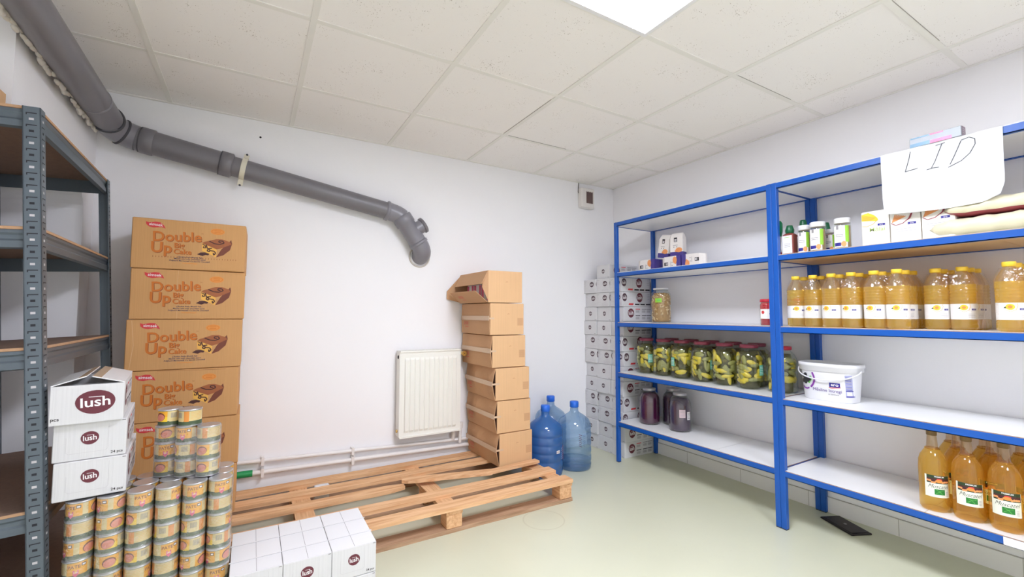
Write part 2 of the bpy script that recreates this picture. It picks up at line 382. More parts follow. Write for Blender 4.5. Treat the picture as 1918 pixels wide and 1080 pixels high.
    def ell(s, f, cx, cy, rx, ry, m, off=0.0005, n=24, egg=0.0, rot=0.0):
        vs = [f(cx, cy, off)]; ring = [0.5, 1.0]
        for q in ring:
            for k in range(n):
                a = 2*pi*k/n; x = rx*q*cos(a)*(1+egg*sin(a)); y = ry*q*sin(a)
                vs.append(f(cx+x*cos(rot)-y*sin(rot), cy+x*sin(rot)+y*cos(rot), off))
        fs = [(0, 1+k, 1+(k+1) % n) for k in range(n)]+[(1+k, 1+n+k, 1+n+(k+1) % n, 1+(k+1) % n) for k in range(n)]
        return s.add(vs, fs, m)
    def poly(s, f, pts, m, off=0.0005):
        return s.add([f(x, y, off) for x, y in pts], [tuple(range(len(pts)))], m)
    def stroke(s, f, pts, w, m, off=0.0006):
        for (x0, y0), (x1, y1) in zip(pts[:-1], pts[1:]):
            dx, dy = x1-x0, y1-y0; l = math.hypot(dx, dy) or 1; a, b = -dy/l*w/2, dx/l*w/2
            s.add([f(x0+a, y0+b, off), f(x0-a, y0-b, off), f(x1-a, y1-b, off), f(x1+a, y1+b, off)], [(0, 1, 2, 3)], m)
        return s
    def text(s, f, t, cx, cy, size, m, off=0.0008, bold=0.0, shear=0.0, rot=0.0, sx=1.0):
        v, p = text_mesh(t, bold); out = []
        for x, y in v:
            x, y = x*size*sx+y*size*shear, y*size
            out.append(f(cx+x*cos(rot)-y*sin(rot), cy+x*sin(rot)+y*cos(rot), off))
        return s.add(out, p, m)
    def mesh(s, name):
        me = D.meshes.new(name); me.from_pydata(s.v, [], s.f)
        for m in s.mats: me.materials.append(m)
        me.polygons.foreach_set('material_index', s.m); me.polygons.foreach_set('use_smooth', s.sm)
        me.update(); return me
    def build(s, name, parent=None, loc=(0, 0, 0), kind=None, label=None):
        o = D.objects.new(name, s.mesh(name)); COL.objects.link(o); o.location = loc
        if parent: o.parent = parent
        if kind: o['kind'] = kind
        if label: o['label'] = label
        return o

def tag(o, label, cat, group=None, kind=None):
    o['label'] = label; o['category'] = cat
    if group: o['group'] = group
    if kind: o['kind'] = kind
    return o
def empty(name, label, cat, loc=(0, 0, 0), group=None, rz=0.0):
    o = D.objects.new(name, None); COL.objects.link(o); o.location = loc; o.rotation_euler = (0, 0, rz); o.empty_display_size = 0.05
    return tag(o, label, cat, group)
def struct(mb, name):
    o = mb.build(name); o['kind'] = 'structure'; return o
USED = set()
def place(root, loc, label, group=None, rz=0.0, cat=None):
    """first call moves the original, later calls copy it with its parts"""
    if root.name in USED:
        r = root.copy(); COL.objects.link(r)
        for ch in list(root.children):
            c = ch.copy(); COL.objects.link(c); c.parent = r
            for g in ch.children:
                d = g.copy(); COL.objects.link(d); d.parent = c
    else: r = root
    USED.add(root.name)
    r.location = loc; r.rotation_euler = (0, 0, rz); r['label'] = label
    if group: r['group'] = group
    return r
ORD = ['first', 'second', 'third', 'fourth', 'fifth', 'sixth', 'seventh', 'eighth', 'ninth', 'tenth', 'eleventh', 'twelfth', 'thirteenth']

# ================================================================ room
XLL = -0.75
struct(MB().box(XLL, YF, -0.1, XR+0.1, YB+0.1, 0.0, FLOOR), 'floor')
struct(MB().box(XLL-0.1, YB, 0, XR+0.1, YB+0.12, H, WALL), 'wall_back')
struct(MB().box(XR, YF, 0, XR+0.12, YB, H, WALL), 'wall_right')
struct(MB().box(XLL-0.1, YF-0.12, 0, XR+0.12, YF, H, WALL), 'wall_front')
# left wall: recessed plane with a thick pier and header whose lower corner is rounded
mb = MB().box(XLL-0.1, YF, 0, XLL+0.13, YB, H, WALL)
prof = [(YB, 0), (YB, H), (-0.35, H), (-0.35, 1.77)]
prof += [(0.12+0.30*sin(a), 1.62+0.15*cos(a)) for a in [pi/2*k/12 for k in range(13)]] + [(0.42, 0)]
n = len(prof); x0, x1 = XLL+0.12, XL
vs = [(x0, y, z) for y, z in prof]+[(x1, y, z) for y, z in prof]
mb.add(vs, [(i, (i+1) % n, n+(i+1) % n, n+i) for i in range(n)], WALL)
mb.add(vs, [(n+0, n+1, n+2, n+3)+tuple(n+k for k in range(4, n))], WALL)
struct(mb, 'wall_left')
# ceiling tiles and grid, 0.6 m module
struct(MB().box(XLL-0.1, YF-0.1, H, XR+0.12, YB+0.12, H+0.1, CEIL), 'ceiling')
mb = MB(); g = 0.012
xs = [0.6*i for i in range(-1, 6)]; ys = [-0.6*j for j in range(0, 8)]
for x in xs: mb.box(x-g, YF, H-0.004, x+g, YB, H+0.001, GRID)
for y in ys:
    ex = [XLL]+xs+[XR]
    for a, b in zip(ex[:-1], ex[1:]): mb.box(a+g, y-g, H-0.0035, b-g, y+g, H+0.001, GRID)
random.seed(3)
for x in xs:      # thin dark gaps where tiles sit uneven on the grid
    for y in ys:
        if random.random() < 0.3: mb.box(x-g-0.0015, y-0.55, H-0.0025, x-g, y-0.03, H+0.001, GRIDLINE)
        if random.random() < 0.3: mb.box(x+0.03, y-g-0.0015, H-0.0025, x+0.5, y-g, H+0.001, GRIDLINE)
struct(mb, 'trim_1')
mb = MB().box(XL, YB-0.018, H-0.006, XR, YB, H+0.001, GRID).box(XR-0.018, YF, H-0.006, XR, YB, H+0.001, GRID).box(XL, 0.0, H-0.006, XL+0.018, YB, H+0.001, GRID)
struct(mb, 'trim_2')
mb = MB().box(XR-0.009, YF, 0, XR, YB, 0.085, TILEB)
for k in range(14): mb.box(XR-0.0095, YB-0.35-0.42*k, 0.002, XR-0.0085, YB-0.347-0.42*k, 0.085, GROUT)
mb.box(XR-0.0105, YF, 0.085, XR, YB, 0.0875, GROUT)
struct(mb, 'baseboard_right')
struct(MB().box(XL, YB-0.008, 0, XR-0.01, YB, 0.075, TILEB), 'baseboard_back')

# ceiling light panels
def panel(y1, label):
    e = empty('ceiling_light', label, 'ceiling light', (1.5, y1-0.3, H-0.002), 'recessed ceiling light panels')
    m = MB()
    for a in ((-0.30, -0.30, 0.30, -0.282), (-0.30, 0.282, 0.30, 0.30), (-0.30, -0.282, -0.282, 0.282), (0.282, -0.282, 0.30, 0.282)):
        m.box(a[0], a[1], -0.008, a[2], a[3], 0.0, FRAMEW)
    m.build('frame', e)
    MB().box(-0.282, -0.282, -0.005, 0.282, 0.282, -0.001, DIFF).build('diffuser', e)
panel(-1.2, 'square white light panel shining in the ceiling grid near the blue shelves')
panel(-3.0, 'unseen square light panel added behind the viewpoint for more even light')  # second panel is out of view, added to even out the light

# ================================================================ drain pipe
def unit(a, b): return (Vector(b)-Vector(a)).normalized()
dp = empty('drain_pipe', 'thick grey plastic drain pipe sloping along the white wall below the ceiling', 'pipe', (-0.2, 0.47, 2.03))
def dpart(mb, name): o = mb.build(name, dp, tuple(-Vector((-0.2, 0.47, 2.03)))); return o
r = 0.058
A0 = Vector((-0.215, 0.42, 2.065)); A1 = Vector((-0.225, -2.6, 2.16))
C0 = Vector((-0.12, 0.485, 2.028)); C1 = Vector((1.185, 0.49, 1.806))
dpart(MB().tube([A0+(A1-A0)*0.02, A1], r+0.004, PVC, 28), 'pipe_run')
t = (A1-A0).normalized()
dpart(MB().tube([A0+t*0.26, A0+t*0.262, A0+t*0.27, A0+t*0.272], [r+0.0045, r+0.007, r+0.007, r+0.0045], PVCN, 28), 'pipe_joint')
# elbow in the corner
el = []
for k in range(9):
    q = k/8; p = (1-q)**2*(A0+t*0.05)+2*q*(1-q)*Vector((-0.218, 0.487, 2.052))+q*q*C0; el.append(p)
dpart(MB().tube(el, r+0.007, PVCN, 28), 'elbow')
for q, nm in ((el[0], t), (el[5], (el[6]-el[4]).normalized())):
    dpart(MB().tube([q-nm*0.006, q-nm*0.004, q+nm*0.004, q+nm*0.006], [r+0.007, r+0.012, r+0.012, r+0.007], PVCD, 28), 'seal_ring')
t = (C1-C0).normalized()
dpart(MB().tube([C0, C0+t*0.42], r+0.004, PVC, 28), 'pipe_run')
dpart(MB().tube([C0+t*0.40, C1], r-0.002, PVC, 28), 'pipe_run')
for d in (0.02, 0.375):
    p = C0+t*d
    dpart(MB().tube([p-t*0.004, p, p+t*0.05, p+t*0.055], [r+0.004, r+0.010, r+0.010, r+0.003], PVC, 28), 'socket')
    dpart(MB().tube([p-t*0.007, p-t*0.001], [r+0.009, r+0.009], PVCD, 28), 'seal_ring')
# end fittings: bend, branch with screw cap, bend into the wall
E1 = Vector((1.235, 0.49, 1.80)); E2 = Vector((1.285, 0.487, 1.77)); E3 = Vector((1.40, 0.482, 1.605)); E4 = Vector((1.43, 0.50, 1.545)); E5 = Vector((1.435, 0.60, 1.525))
bend = []
for k in range(7):
    q = k/6; bend.append((1-q)**2*C1+2*q*(1-q)*(C1+t*0.075)+q*q*E2)
dpart(MB().tube(bend, r+0.001, PVCN, 28), 'elbow')
dpart(MB().tube([C1-t*0.012, C1-t*0.006, C1+t*0.006, C1+t*0.012], [r, r+0.008, r+0.008, r], PVCN, 28), 'socket')
t2 = (E3-E2).normalized()
dpart(MB().tube([E2-t2*0.012, E2-t2*0.006, E2+t2*0.05, E2+t2*0.055, E3], [r, r+0.008, r+0.008, r+0.002, r+0.002], PVCN, 28), 'branch_body')
e6 = []
for k in range(8):
    q = k/7; e6.append((1-q)**2*E3+2*q*(1-q)*(E3+t2*0.10)+q*q*E5)
dpart(MB().tube(e6, r+0.003, PVCN, 28), 'wall_elbow')
dpart(MB().tube([E3-t2*0.01, E3-t2*0.005, E3+t2*0.012, E3+t2*0.016], [r, r+0.009, r+0.009, r], PVCN, 28), 'socket')
up = Vector((t2.z*-1, -0.12, t2.x)).normalized(); bc = E2+t2*0.115
neck = dpart(MB().tube([bc, bc+up*0.088], r-0.012, PVCN, 28), 'cleanout_neck')
(MB().tube([bc+up*0.085, bc+up*0.088, bc+up*0.104, bc+up*0.107], [r-0.012, r-0.003, r-0.003, r-0.008], PVC, 28)).build('cleanout_cap', neck)
ring = [(1.435+0.072*cos(2*pi*k/28), YB-0.003, 1.522+0.072*sin(2*pi*k/28)) for k in range(29)]
dpart(MB().tube(ring, 0.006, PLAST, 8, False), 'wall_collar')
# pipe clamp
cl = Vector((0.357, 0.49, 1.947)); ax = t; v1 = Vector((0, -1, 0)); v2 = ax.cross(v1).normalized()
m = MB(); pts = [cl+v1*(r+0.003)*sin(a)+v2*(r+0.003)*cos(a) for a in [pi*k/16 for k in range(17)]]
pts = [pts[0]+v2*0.034+Vector((0, 0.01, 0)), pts[0]+v2*0.008]+pts+[pts[-1]-v2*0.008, pts[-1]-v2*0.03+Vector((0, 0.01, 0))]
for p, q in zip(pts[:-1], pts[1:]):
    m.add([p-ax*0.013, p+ax*0.013, q+ax*0.013, q-ax*0.013], [(0, 1, 2, 3)], CREAM)
    o2 = v1*0.003; m.add([p-ax*0.013-o2*0+v1*0.0035, p+ax*0.013+v1*0.0035, q+ax*0.013+v1*0.0035, q-ax*0.013+v1*0.0035], [(0, 1, 2, 3)], CREAM)
c = dpart(m, 'pipe_clamp')
(MB().ellipsoid(pts[0]+v1*0.006, 0.006, 0.004, 0.006, PVCD).ellipsoid(pts[-1]+v1*0.006, 0.006, 0.004, 0.006, PVCD)).build('clamp_screw', c)
# plaster smears along the wall side of the left run
random.seed(11); m = MB(); t = (A1-A0).normalized()
for k in range(46):
    p = A0+t*(0.02+k*0.022)+Vector((-0.045+random.uniform(-.004, .004), 0, -0.048+random.uniform(-.012, .012)))
    m.ellipsoid(p, random.uniform(.005, .011), random.uniform(.016, .03), random.uniform(.006, .02), PLAST, seg=8, rings=5)
dpart(m, 'plaster_smear')

tag(MB().lathe([(0.006, 0), (0.005, 0.002), (0.0, 0.0025)], DARK, seg=12, T=Matrix.Translation((0.436, YB, 2.178)) @ Matrix.Rotation(pi/2, 4, 'X')).build('wall_plug'),
    'small dark plug hole in the white wall above the drain pipe', 'wall plug')

# ================================================================ vent housing
e = empty('wall_vent', 'small white wall unit with brown square grill near the ceiling corner', 'vent', (2.945, YB, 2.14))
MB().rbox(-0.075, -0.055, -0.092, 0.072, 0, 0.085, HOUS, 0.008).build('housing', e)
m = MB().rect(flat((0.012, -0.0552, 0.0), (1, 0, 0), (0, 0, 1)), -0.036, -0.05, 0.036, 0.05, DARK, 0.0006)
for k in range(11): m.box(-0.024, -0.0585, -0.048+k*0.0093, 0.048, -0.0555, -0.0425+k*0.0093, GRILL)
for k in range(4): m.box(-0.024+k*0.0225, -0.0592, -0.05, -0.0215+k*0.0225, -0.0555, 0.055, GRILL)
m.build('grill', e)
MB().tube([(-0.066, -0.004, 0.135), (-0.078, -0.01, 0.05), (-0.068, -0.02, 0.03), (-0.066, -0.02, -0.06)], 0.0028, WIRE, 8).build('cable', e)
MB().tube([(-0.055, -0.03, 0.082), (0.0, -0.03, 0.084)], 0.004, WIRE, 8).build('bracket', e)

# ================================================================ radiator and heating pipes
e = empty('radiator', 'white ribbed panel radiator on the wall beside the leaning brown carton stack', 'radiator', (1.5, YB, 0.3))
rx, z0, z1, yf = 0.217, 0.0, 0.568, -0.10
m = MB(); nf = 11; x = -rx+0.03; pw = (2*rx-0.06)/nf
zz = [z0+0.03, z0+0.045, z1-0.06, z1-0.045]
m.box(-rx, yf+0.004, z0, rx, yf+0.012, z1, RADW)
for i in range(nf):
    a = x+i*pw; b = a+pw; c = (a+b)/2; w2 = pw*0.34
    vs = []
    for z, dd in ((zz[0], 0.0), (zz[1], 1.0), (zz[2], 1.0), (zz[3], 0.0)):
        vs += [(a, yf+0.0035, z), (c-w2, yf+0.0035-0.007*dd, z), (c+w2, yf+0.0035-0.007*dd, z), (b, yf+0.0035, z)]
    m.add(vs, [(r_*4+k, r_*4+k+1, r_*4+4+k+1, r_*4+4+k) for r_ in range(3) for k in range(3)], RADW, False)
for a in ((-rx, z0-0.003, rx, z0+0.008), (-rx, z1-0.008, rx, z1+0.003)): m.box(a[0], yf-0.003, a[1], a[2], yf+0.012, a[3], RADW)
m.build('front_panel', e)
MB().box(-rx, yf+0.07, z0, rx, yf+0.078, z1, RADW).build('back_panel', e)
MB().box(-rx-0.003, yf+0.005, z0+0.006, -rx, yf+0.08, z1, RADW).build('side_cover', e)
MB().box(rx, yf+0.005, z0+0.006, rx+0.003, yf+0.08, z1, RADW).build('side_cover', e)
m = MB()
for k in range(17): m.box(-rx+0.01+k*0.025, yf+0.01, z1-0.004, -rx+0.02+k*0.025, yf+0.07, z1, RADW)
m.box(-rx, yf+0.008, z1-0.001, rx, yf+0.014, z1+0.003, RADW).box(-rx, yf+0.064, z1-0.001, rx, yf+0.07, z1+0.003, RADW)
m.build('top_grille', e)
MB().tube([(rx, -0.06, z1-0.03), (rx+0.018, -0.07, z1-0.03)], 0.008, BRASS, 12).tube([(rx+0.018, -0.06, z1-0.03), (rx+0.018, -0.125, z1-0.03)], [0.012, 0.018], BRASS, 20).tube([(rx+0.018, -0.125, z1-0.03), (rx+0.018, -0.127, z1-0.03)], [0.003, 0.003], DARK, 10).build('bleed_valve', e)
MB().tube([(-rx-0.003, -0.06, z1-0.04), (-rx-0.006, -0.06, z1-0.04)], 0.012, DARK, 12).tube([(-rx-0.003, -0.06, 0.04), (-rx-0.012, -0.06, 0.04)], 0.01, BRASS, 12).build('end_plug', e)
MB().tube([(rx-0.0, -0.06, 0.03), (rx+0.02, -0.06, 0.03), (rx+0.02, -0.06, 0.0), (rx+0.02, -0.05, -0.10)], 0.011, PIPEW, 14).tube([(rx+0.02, -0.06, 0.045), (rx+0.02, -0.06, 0.005)], 0.018, PIPEW, 14).tube([(rx-0.028, -0.052, 0.0), (rx-0.028, -0.035, -0.075)], 0.014, PIPEW, 12).build('shutoff_valve', e)
MB().box(-0.15, -0.03, 0.1, -0.12, 0, 0.5, RADW).box(0.12, -0.03, 0.1, 0.15, 0, 0.5, RADW).build('wall_bracket', e)
def hpipe(za, zb, rr, label):
    e = empty('heating_pipe', label, 'pipe', (0.385, YB-0.03, za), 'painted heating pipes along the wall')
    sl = (zb-za)/1.43
    MB().tube([(-0.66, 0, -0.66*sl), (2.0, 0, 2.0*sl)], rr, PIPEW, 14).build('pipe_run', e)
    for x in (0.12, 0.62): MB().box(x-0.008, -rr-0.004, x*sl-rr-0.012, x+0.008, 0.03, x*sl+rr+0.008, PIPEW).build('pipe_clip', e)
    return e
hp = hpipe(0.272, 0.215, 0.0115, 'upper white painted heating pipe running along the wall under the radiator')
hpipe(0.205, 0.172, 0.0135, 'lower white painted heating pipe running just above the pallet')
tag(MB().tube([(0.375, YB-0.03, 0.2052), (0.455, YB-0.03, 0.2035)], [0.0185, 0.0185], GREENT, 14).build('tape_wrap'), 'green tape wrapped round the lower heating pipe beside the cake cartons', 'tape')

# ================================================================ left grey rack
base = Vector((-0.068, -0.57, 0))
lr = empty('storage_rack', 'grey slotted metal rack with brown chipboard shelves, slightly leaning', 'shelf', tuple(base))
lr.rotation_euler = (0, -radians(2.9), radians(1.7))
DX, DY, HT = 0.40, 0.90, 1.752
def slotted_post(name, x, y, sx, sy):
    """angle post: leg along x and leg along y from corner (x,y); sx,sy = direction of the legs"""
    w, th = 0.040, 0.0025; m = MB(); c = 0.006
    m.box(min(x, x+sx*w), min(y, y+sy*th), 0, max(x, x+sx*w), max(y, y+sy*th), HT, STEEL)
    m.box(min(x, x+sx*th), min(y, y+sy*w), 0, max(x, x+sx*th), max(y, y+sy*w), HT, STEEL)
    m.box(min(x+sx*(w-.003), x+sx*w), min(y, y+sy*0.008), 0, max(x+sx*(w-.003), x+sx*w), max(y, y+sy*0.008), HT, STEEL)
    fy = flat((x+sx*0.02, y, 0), (1, 0, 0), (0, 0, 1)) if sy > 0 else flat((x+sx*0.02, y, 0), (-1, 0, 0), (0, 0, 1))
    fx = flat((x, y+sy*0.02, 0), (0, 1, 0), (0, 0, 1)) if sx < 0 else flat((x, y+sy*0.02, 0), (0, -1, 0), (0, 0, 1))
    z = 0.03; k = 0
    while z < HT-0.02:
        for f in (fy, fx):
            if k % 2: m.rect(f, -0.0055, z-0.0035, 0.0055, z+0.0035, STEELD if k % 4 == 1 else GREYL, 0.0004)
            else:
                m.rect(f, -0.012, z-0.0015, 0.012, z+0.0015, STEELD, 0.0004); m.rect(f, -0.012, z-0.006, -0.0095, z+0.0015, STEELD, 0.0004)
        z += 0.0185; k += 1
    m.build('post', lr)
for a in ((0, 0, -1, 1), (0, DY, -1, -1), (-DX, 0, 1, 1), (-DX, DY, 1, -1)): slotted_post('post', *a)
def rack_beam(x0, y0, x1, y1, z, out):
    """folded beam with stepped face; out = outward normal (x,y)"""
    m = MB(); o = Vector((out[0], out[1], 0)); a = Vector((x0, y0, 0)); b = Vector((x1, y1, 0))
    pr = [(0.0, 0.0), (0.001, -0.012), (-0.004, -0.018), (-0.004, -0.030), (0.001, -0.036), (0.001, -0.056), (-0.012, -0.060), (-0.012, -0.001)]
    vs = [a+o*(p-0.004)+Vector((0, 0, z+q)) for p, q in pr]+[b+o*(p-0.004)+Vector((0, 0, z+q)) for p, q in pr]; n = len(pr)
    m.add(vs, [(i, (i+1) % n, n+(i+1) % n, n+i) for i in range(n)]+[tuple(range(n)), tuple(range(2*n-1, n-1, -1))], STEEL)
    m.build('beam', lr)
for z in (0.24, 0.528, 1.012, 1.376, 1.745):
    rack_beam(-0.003, 0.003, -0.003, DY-0.003, z, (1, 0)); rack_beam(-DX+0.003, 0.003, -DX+0.003, DY-0.003, z, (-1, 0))
    rack_beam(-DX+0.003, 0.003, -0.003, 0.003, z, (0, -1)); rack_beam(-DX+0.003, DY-0.003, -0.003, DY-0.003, z, (0, 1))
    m = MB(); q = 0.004; m.box(-DX+q, q, z-0.001, -q, DY-q, z+0.007, CHIPE); m.box(-DX+q+0.002, q+0.002, z+0.0065, -q-0.002, DY-q-0.002, z+0.0078, CHIP); m.box(-DX+q+0.002, q+0.002, z-0.0025, -q-0.002, DY-q-0.002, z-0.0005, CHIP)
    m.build('shelf_board', lr)
m = MB().box(-0.5, -0.55, 0, -0.302, -0.37, 0.068, CARDB)
e = m.build('cardboard_box'); e.location = (0.0, 0, 1.775); tag(e, 'flat brown cardboard box lying on top of the grey rack', 'box')

# ================================================================ cake cartons
CW, CD, CH = 0.455, 0.30, 0.24
def cake_mesh(v):
    m = MB().rbox(-CW/2, -CD, 0, CW/2, 0, CH-0.002, CARDC, 0.003)
    f = flat((-CW/2, -CD, 0), (1, 0, 0), (0, 0, 1))
    m.poly(f, [(0.05, 0.222), (0.062, 0.217), (0.088, 0.223), (0.105, 0.221), (0.118, 0.208), (0.125, 0.193), (0.108, 0.199), (0.08, 0.194), (0.062, 0.198), (0.052, 0.208)], REDP, 0.0006)
    m.text(f, 'simsek', 0.088, 0.209, 0.019, WHITEP, 0.001, 0.01, rot=-0.06)
    for dx, dz, mt, of in ((0.0025, -0.002, ORNGD, 0.0006), (0, 0, ORNG, 0.0010)):
        m.text(f, 'Double', 0.172+dx, 0.156+dz, 0.066, mt, of, 0.018, rot=0.05, sx=0.98)
        m.text(f, 'Up', 0.112+dx, 0.100+dz, 0.072, mt, of, 0.022, sx=0.95)
        m.text(f, 'Big', 0.180+dx, 0.115+dz, 0.034, mt, of, 0.018, rot=0.05)
        m.text(f, 'Cake', 0.194+dx*0.6, 0.085+dz*0.6, 0.034, mt, of, 0.018)
    m.text(f, 'TM', 0.270, 0.180, 0.006, ORNGD, 0.001)
    m.ell(f, 0.333, 0.197, 0.030, 0.016, ORNGL, 0.0006); m.ell(f, 0.333, 0.197, 0.025, 0.012, ORNG, 0.0007); m.ell(f, 0.333, 0.197, 0.0235, 0.0105, ORNGL, 0.0008)
    for k in (-1, 1): m.rect(f, 0.320, 0.196+k*0.004, 0.346, 0.1985+k*0.004, ORNG, 0.0010)
    # loaf picture
    m.poly(f, [(0.330, 0.068), (0.352, 0.110), (0.392, 0.160), (0.396, 0.140), (0.388, 0.108), (0.36, 0.080)], CAKE2, 0.0006)
    m.poly(f, [(0.270, 0.135), (0.280, 0.142), (0.330, 0.160), (0.356, 0.160), (0.385, 0.150), (0.394, 0.138), (0.350, 0.114), (0.330, 0.108)], CAKE1, 0.0007)
    m.poly(f, [(0.270, 0.135), (0.300, 0.122), (0.332, 0.108), (0.330, 0.068), (0.312, 0.078), (0.296, 0.085), (0.272, 0.096)], CAKEY, 0.0007)
    m.stroke(f, [(0.272, 0.130), (0.284, 0.124), (0.286, 0.112), (0.276, 0.112), (0.279, 0.120)], 0.004, CAKE3, 0.0009)
    m.stroke(f, [(0.288, 0.128), (0.292, 0.112), (0.304, 0.104), (0.302, 0.094), (0.292, 0.098), (0.298, 0.110), (0.312, 0.112)], 0.005, CAKE3, 0.0009)
    m.stroke(f, [(0.306, 0.100), (0.322, 0.098), (0.328, 0.088), (0.320, 0.078), (0.318, 0.090)], 0.005, CAKE3, 0.0009)
    m.stroke(f, [(0.300, 0.147), (0.322, 0.136), (0.344, 0.134), (0.362, 0.142), (0.356, 0.152), (0.340, 0.152), (0.340, 0.144), (0.350, 0.143)], 0.005, CAKE3, 0.0010)
    m.poly(f, [(0.252, 0.078), (0.266, 0.088), (0.285, 0.090), (0.302, 0.084), (0.298, 0.076), (0.286, 0.077), (0.274, 0.071), (0.262, 0.075)], CAKE3, 0.0008)
    for k, (s_, sz) in enumerate((('\u00c7ikolata Soslu Mozaik Kek', 0.0092), ('Marble cake with chocolate sauce', 0.0092), ('Pr\u0103jitur\u0103 Marmorat\u0103 Cu Sos De Ciocolat\u0103', 0.0092))):
        m.text(f, s_, 0.225, 0.061-k*0.0095, sz, NAVYP, 0.0008, 0.02, shear=0.2)
    m.stroke(f, [(0.195, 0.031), (0.255, 0.030)], 0.003, ORNGL, 0.0008)
    if v == 0: m.stroke(f, [(0.178, 0.24-0.004), (0.176, 0.19), (0.179, 0.0)], 0.0015, CARDB, 0.0005)
    if v == 1: m.stroke(f, [(0.13, 0.236), (0.40, 0.231)], 0.0012, ORNGD, 0.0005)
    if v == 2: m.stroke(f, [(0.02, 0.235), (0.03, 0.12), (0.018, 0.01)], 0.0022, CARDB, 0.0005)
    if v == 3:
        for k in range(30): m.rect(f, 0.08+k*0.0115, 0.055, 0.082+k*0.0115, 0.061, ORNGD, 0.0005)
    return m
protos = []
for v in range(4):
    o = cake_mesh(v).build('cake_carton'); tag(o, '-', 'carton', 'cake cartons in the tall stack'); protos.append(o)
offs = [(0, .004), (.004, 0), (-.002, -.004), (.001, 0), (0.006, .004), (.010, -.004)]
wh = ['bottom of the tall stack, mostly hidden by cans', 'second from bottom, behind the wrapped cans', 'third from the bottom of its stack', 'fourth from the bottom of its stack', 'fifth from the bottom, under the topmost one', 'topmost on its stack by the wall']
vv = [1, 0, 1, 2, 0, 3]
for k in range(6):
    place(protos[vv[k]], (0.152+offs[k][0], 0.52+offs[k][1]-0.02, 0.1305+k*CH), 'brown cake carton with orange lettering, '+wh[k], rz=radians([0, .5, -.6, .3, .6, -.8][k]))

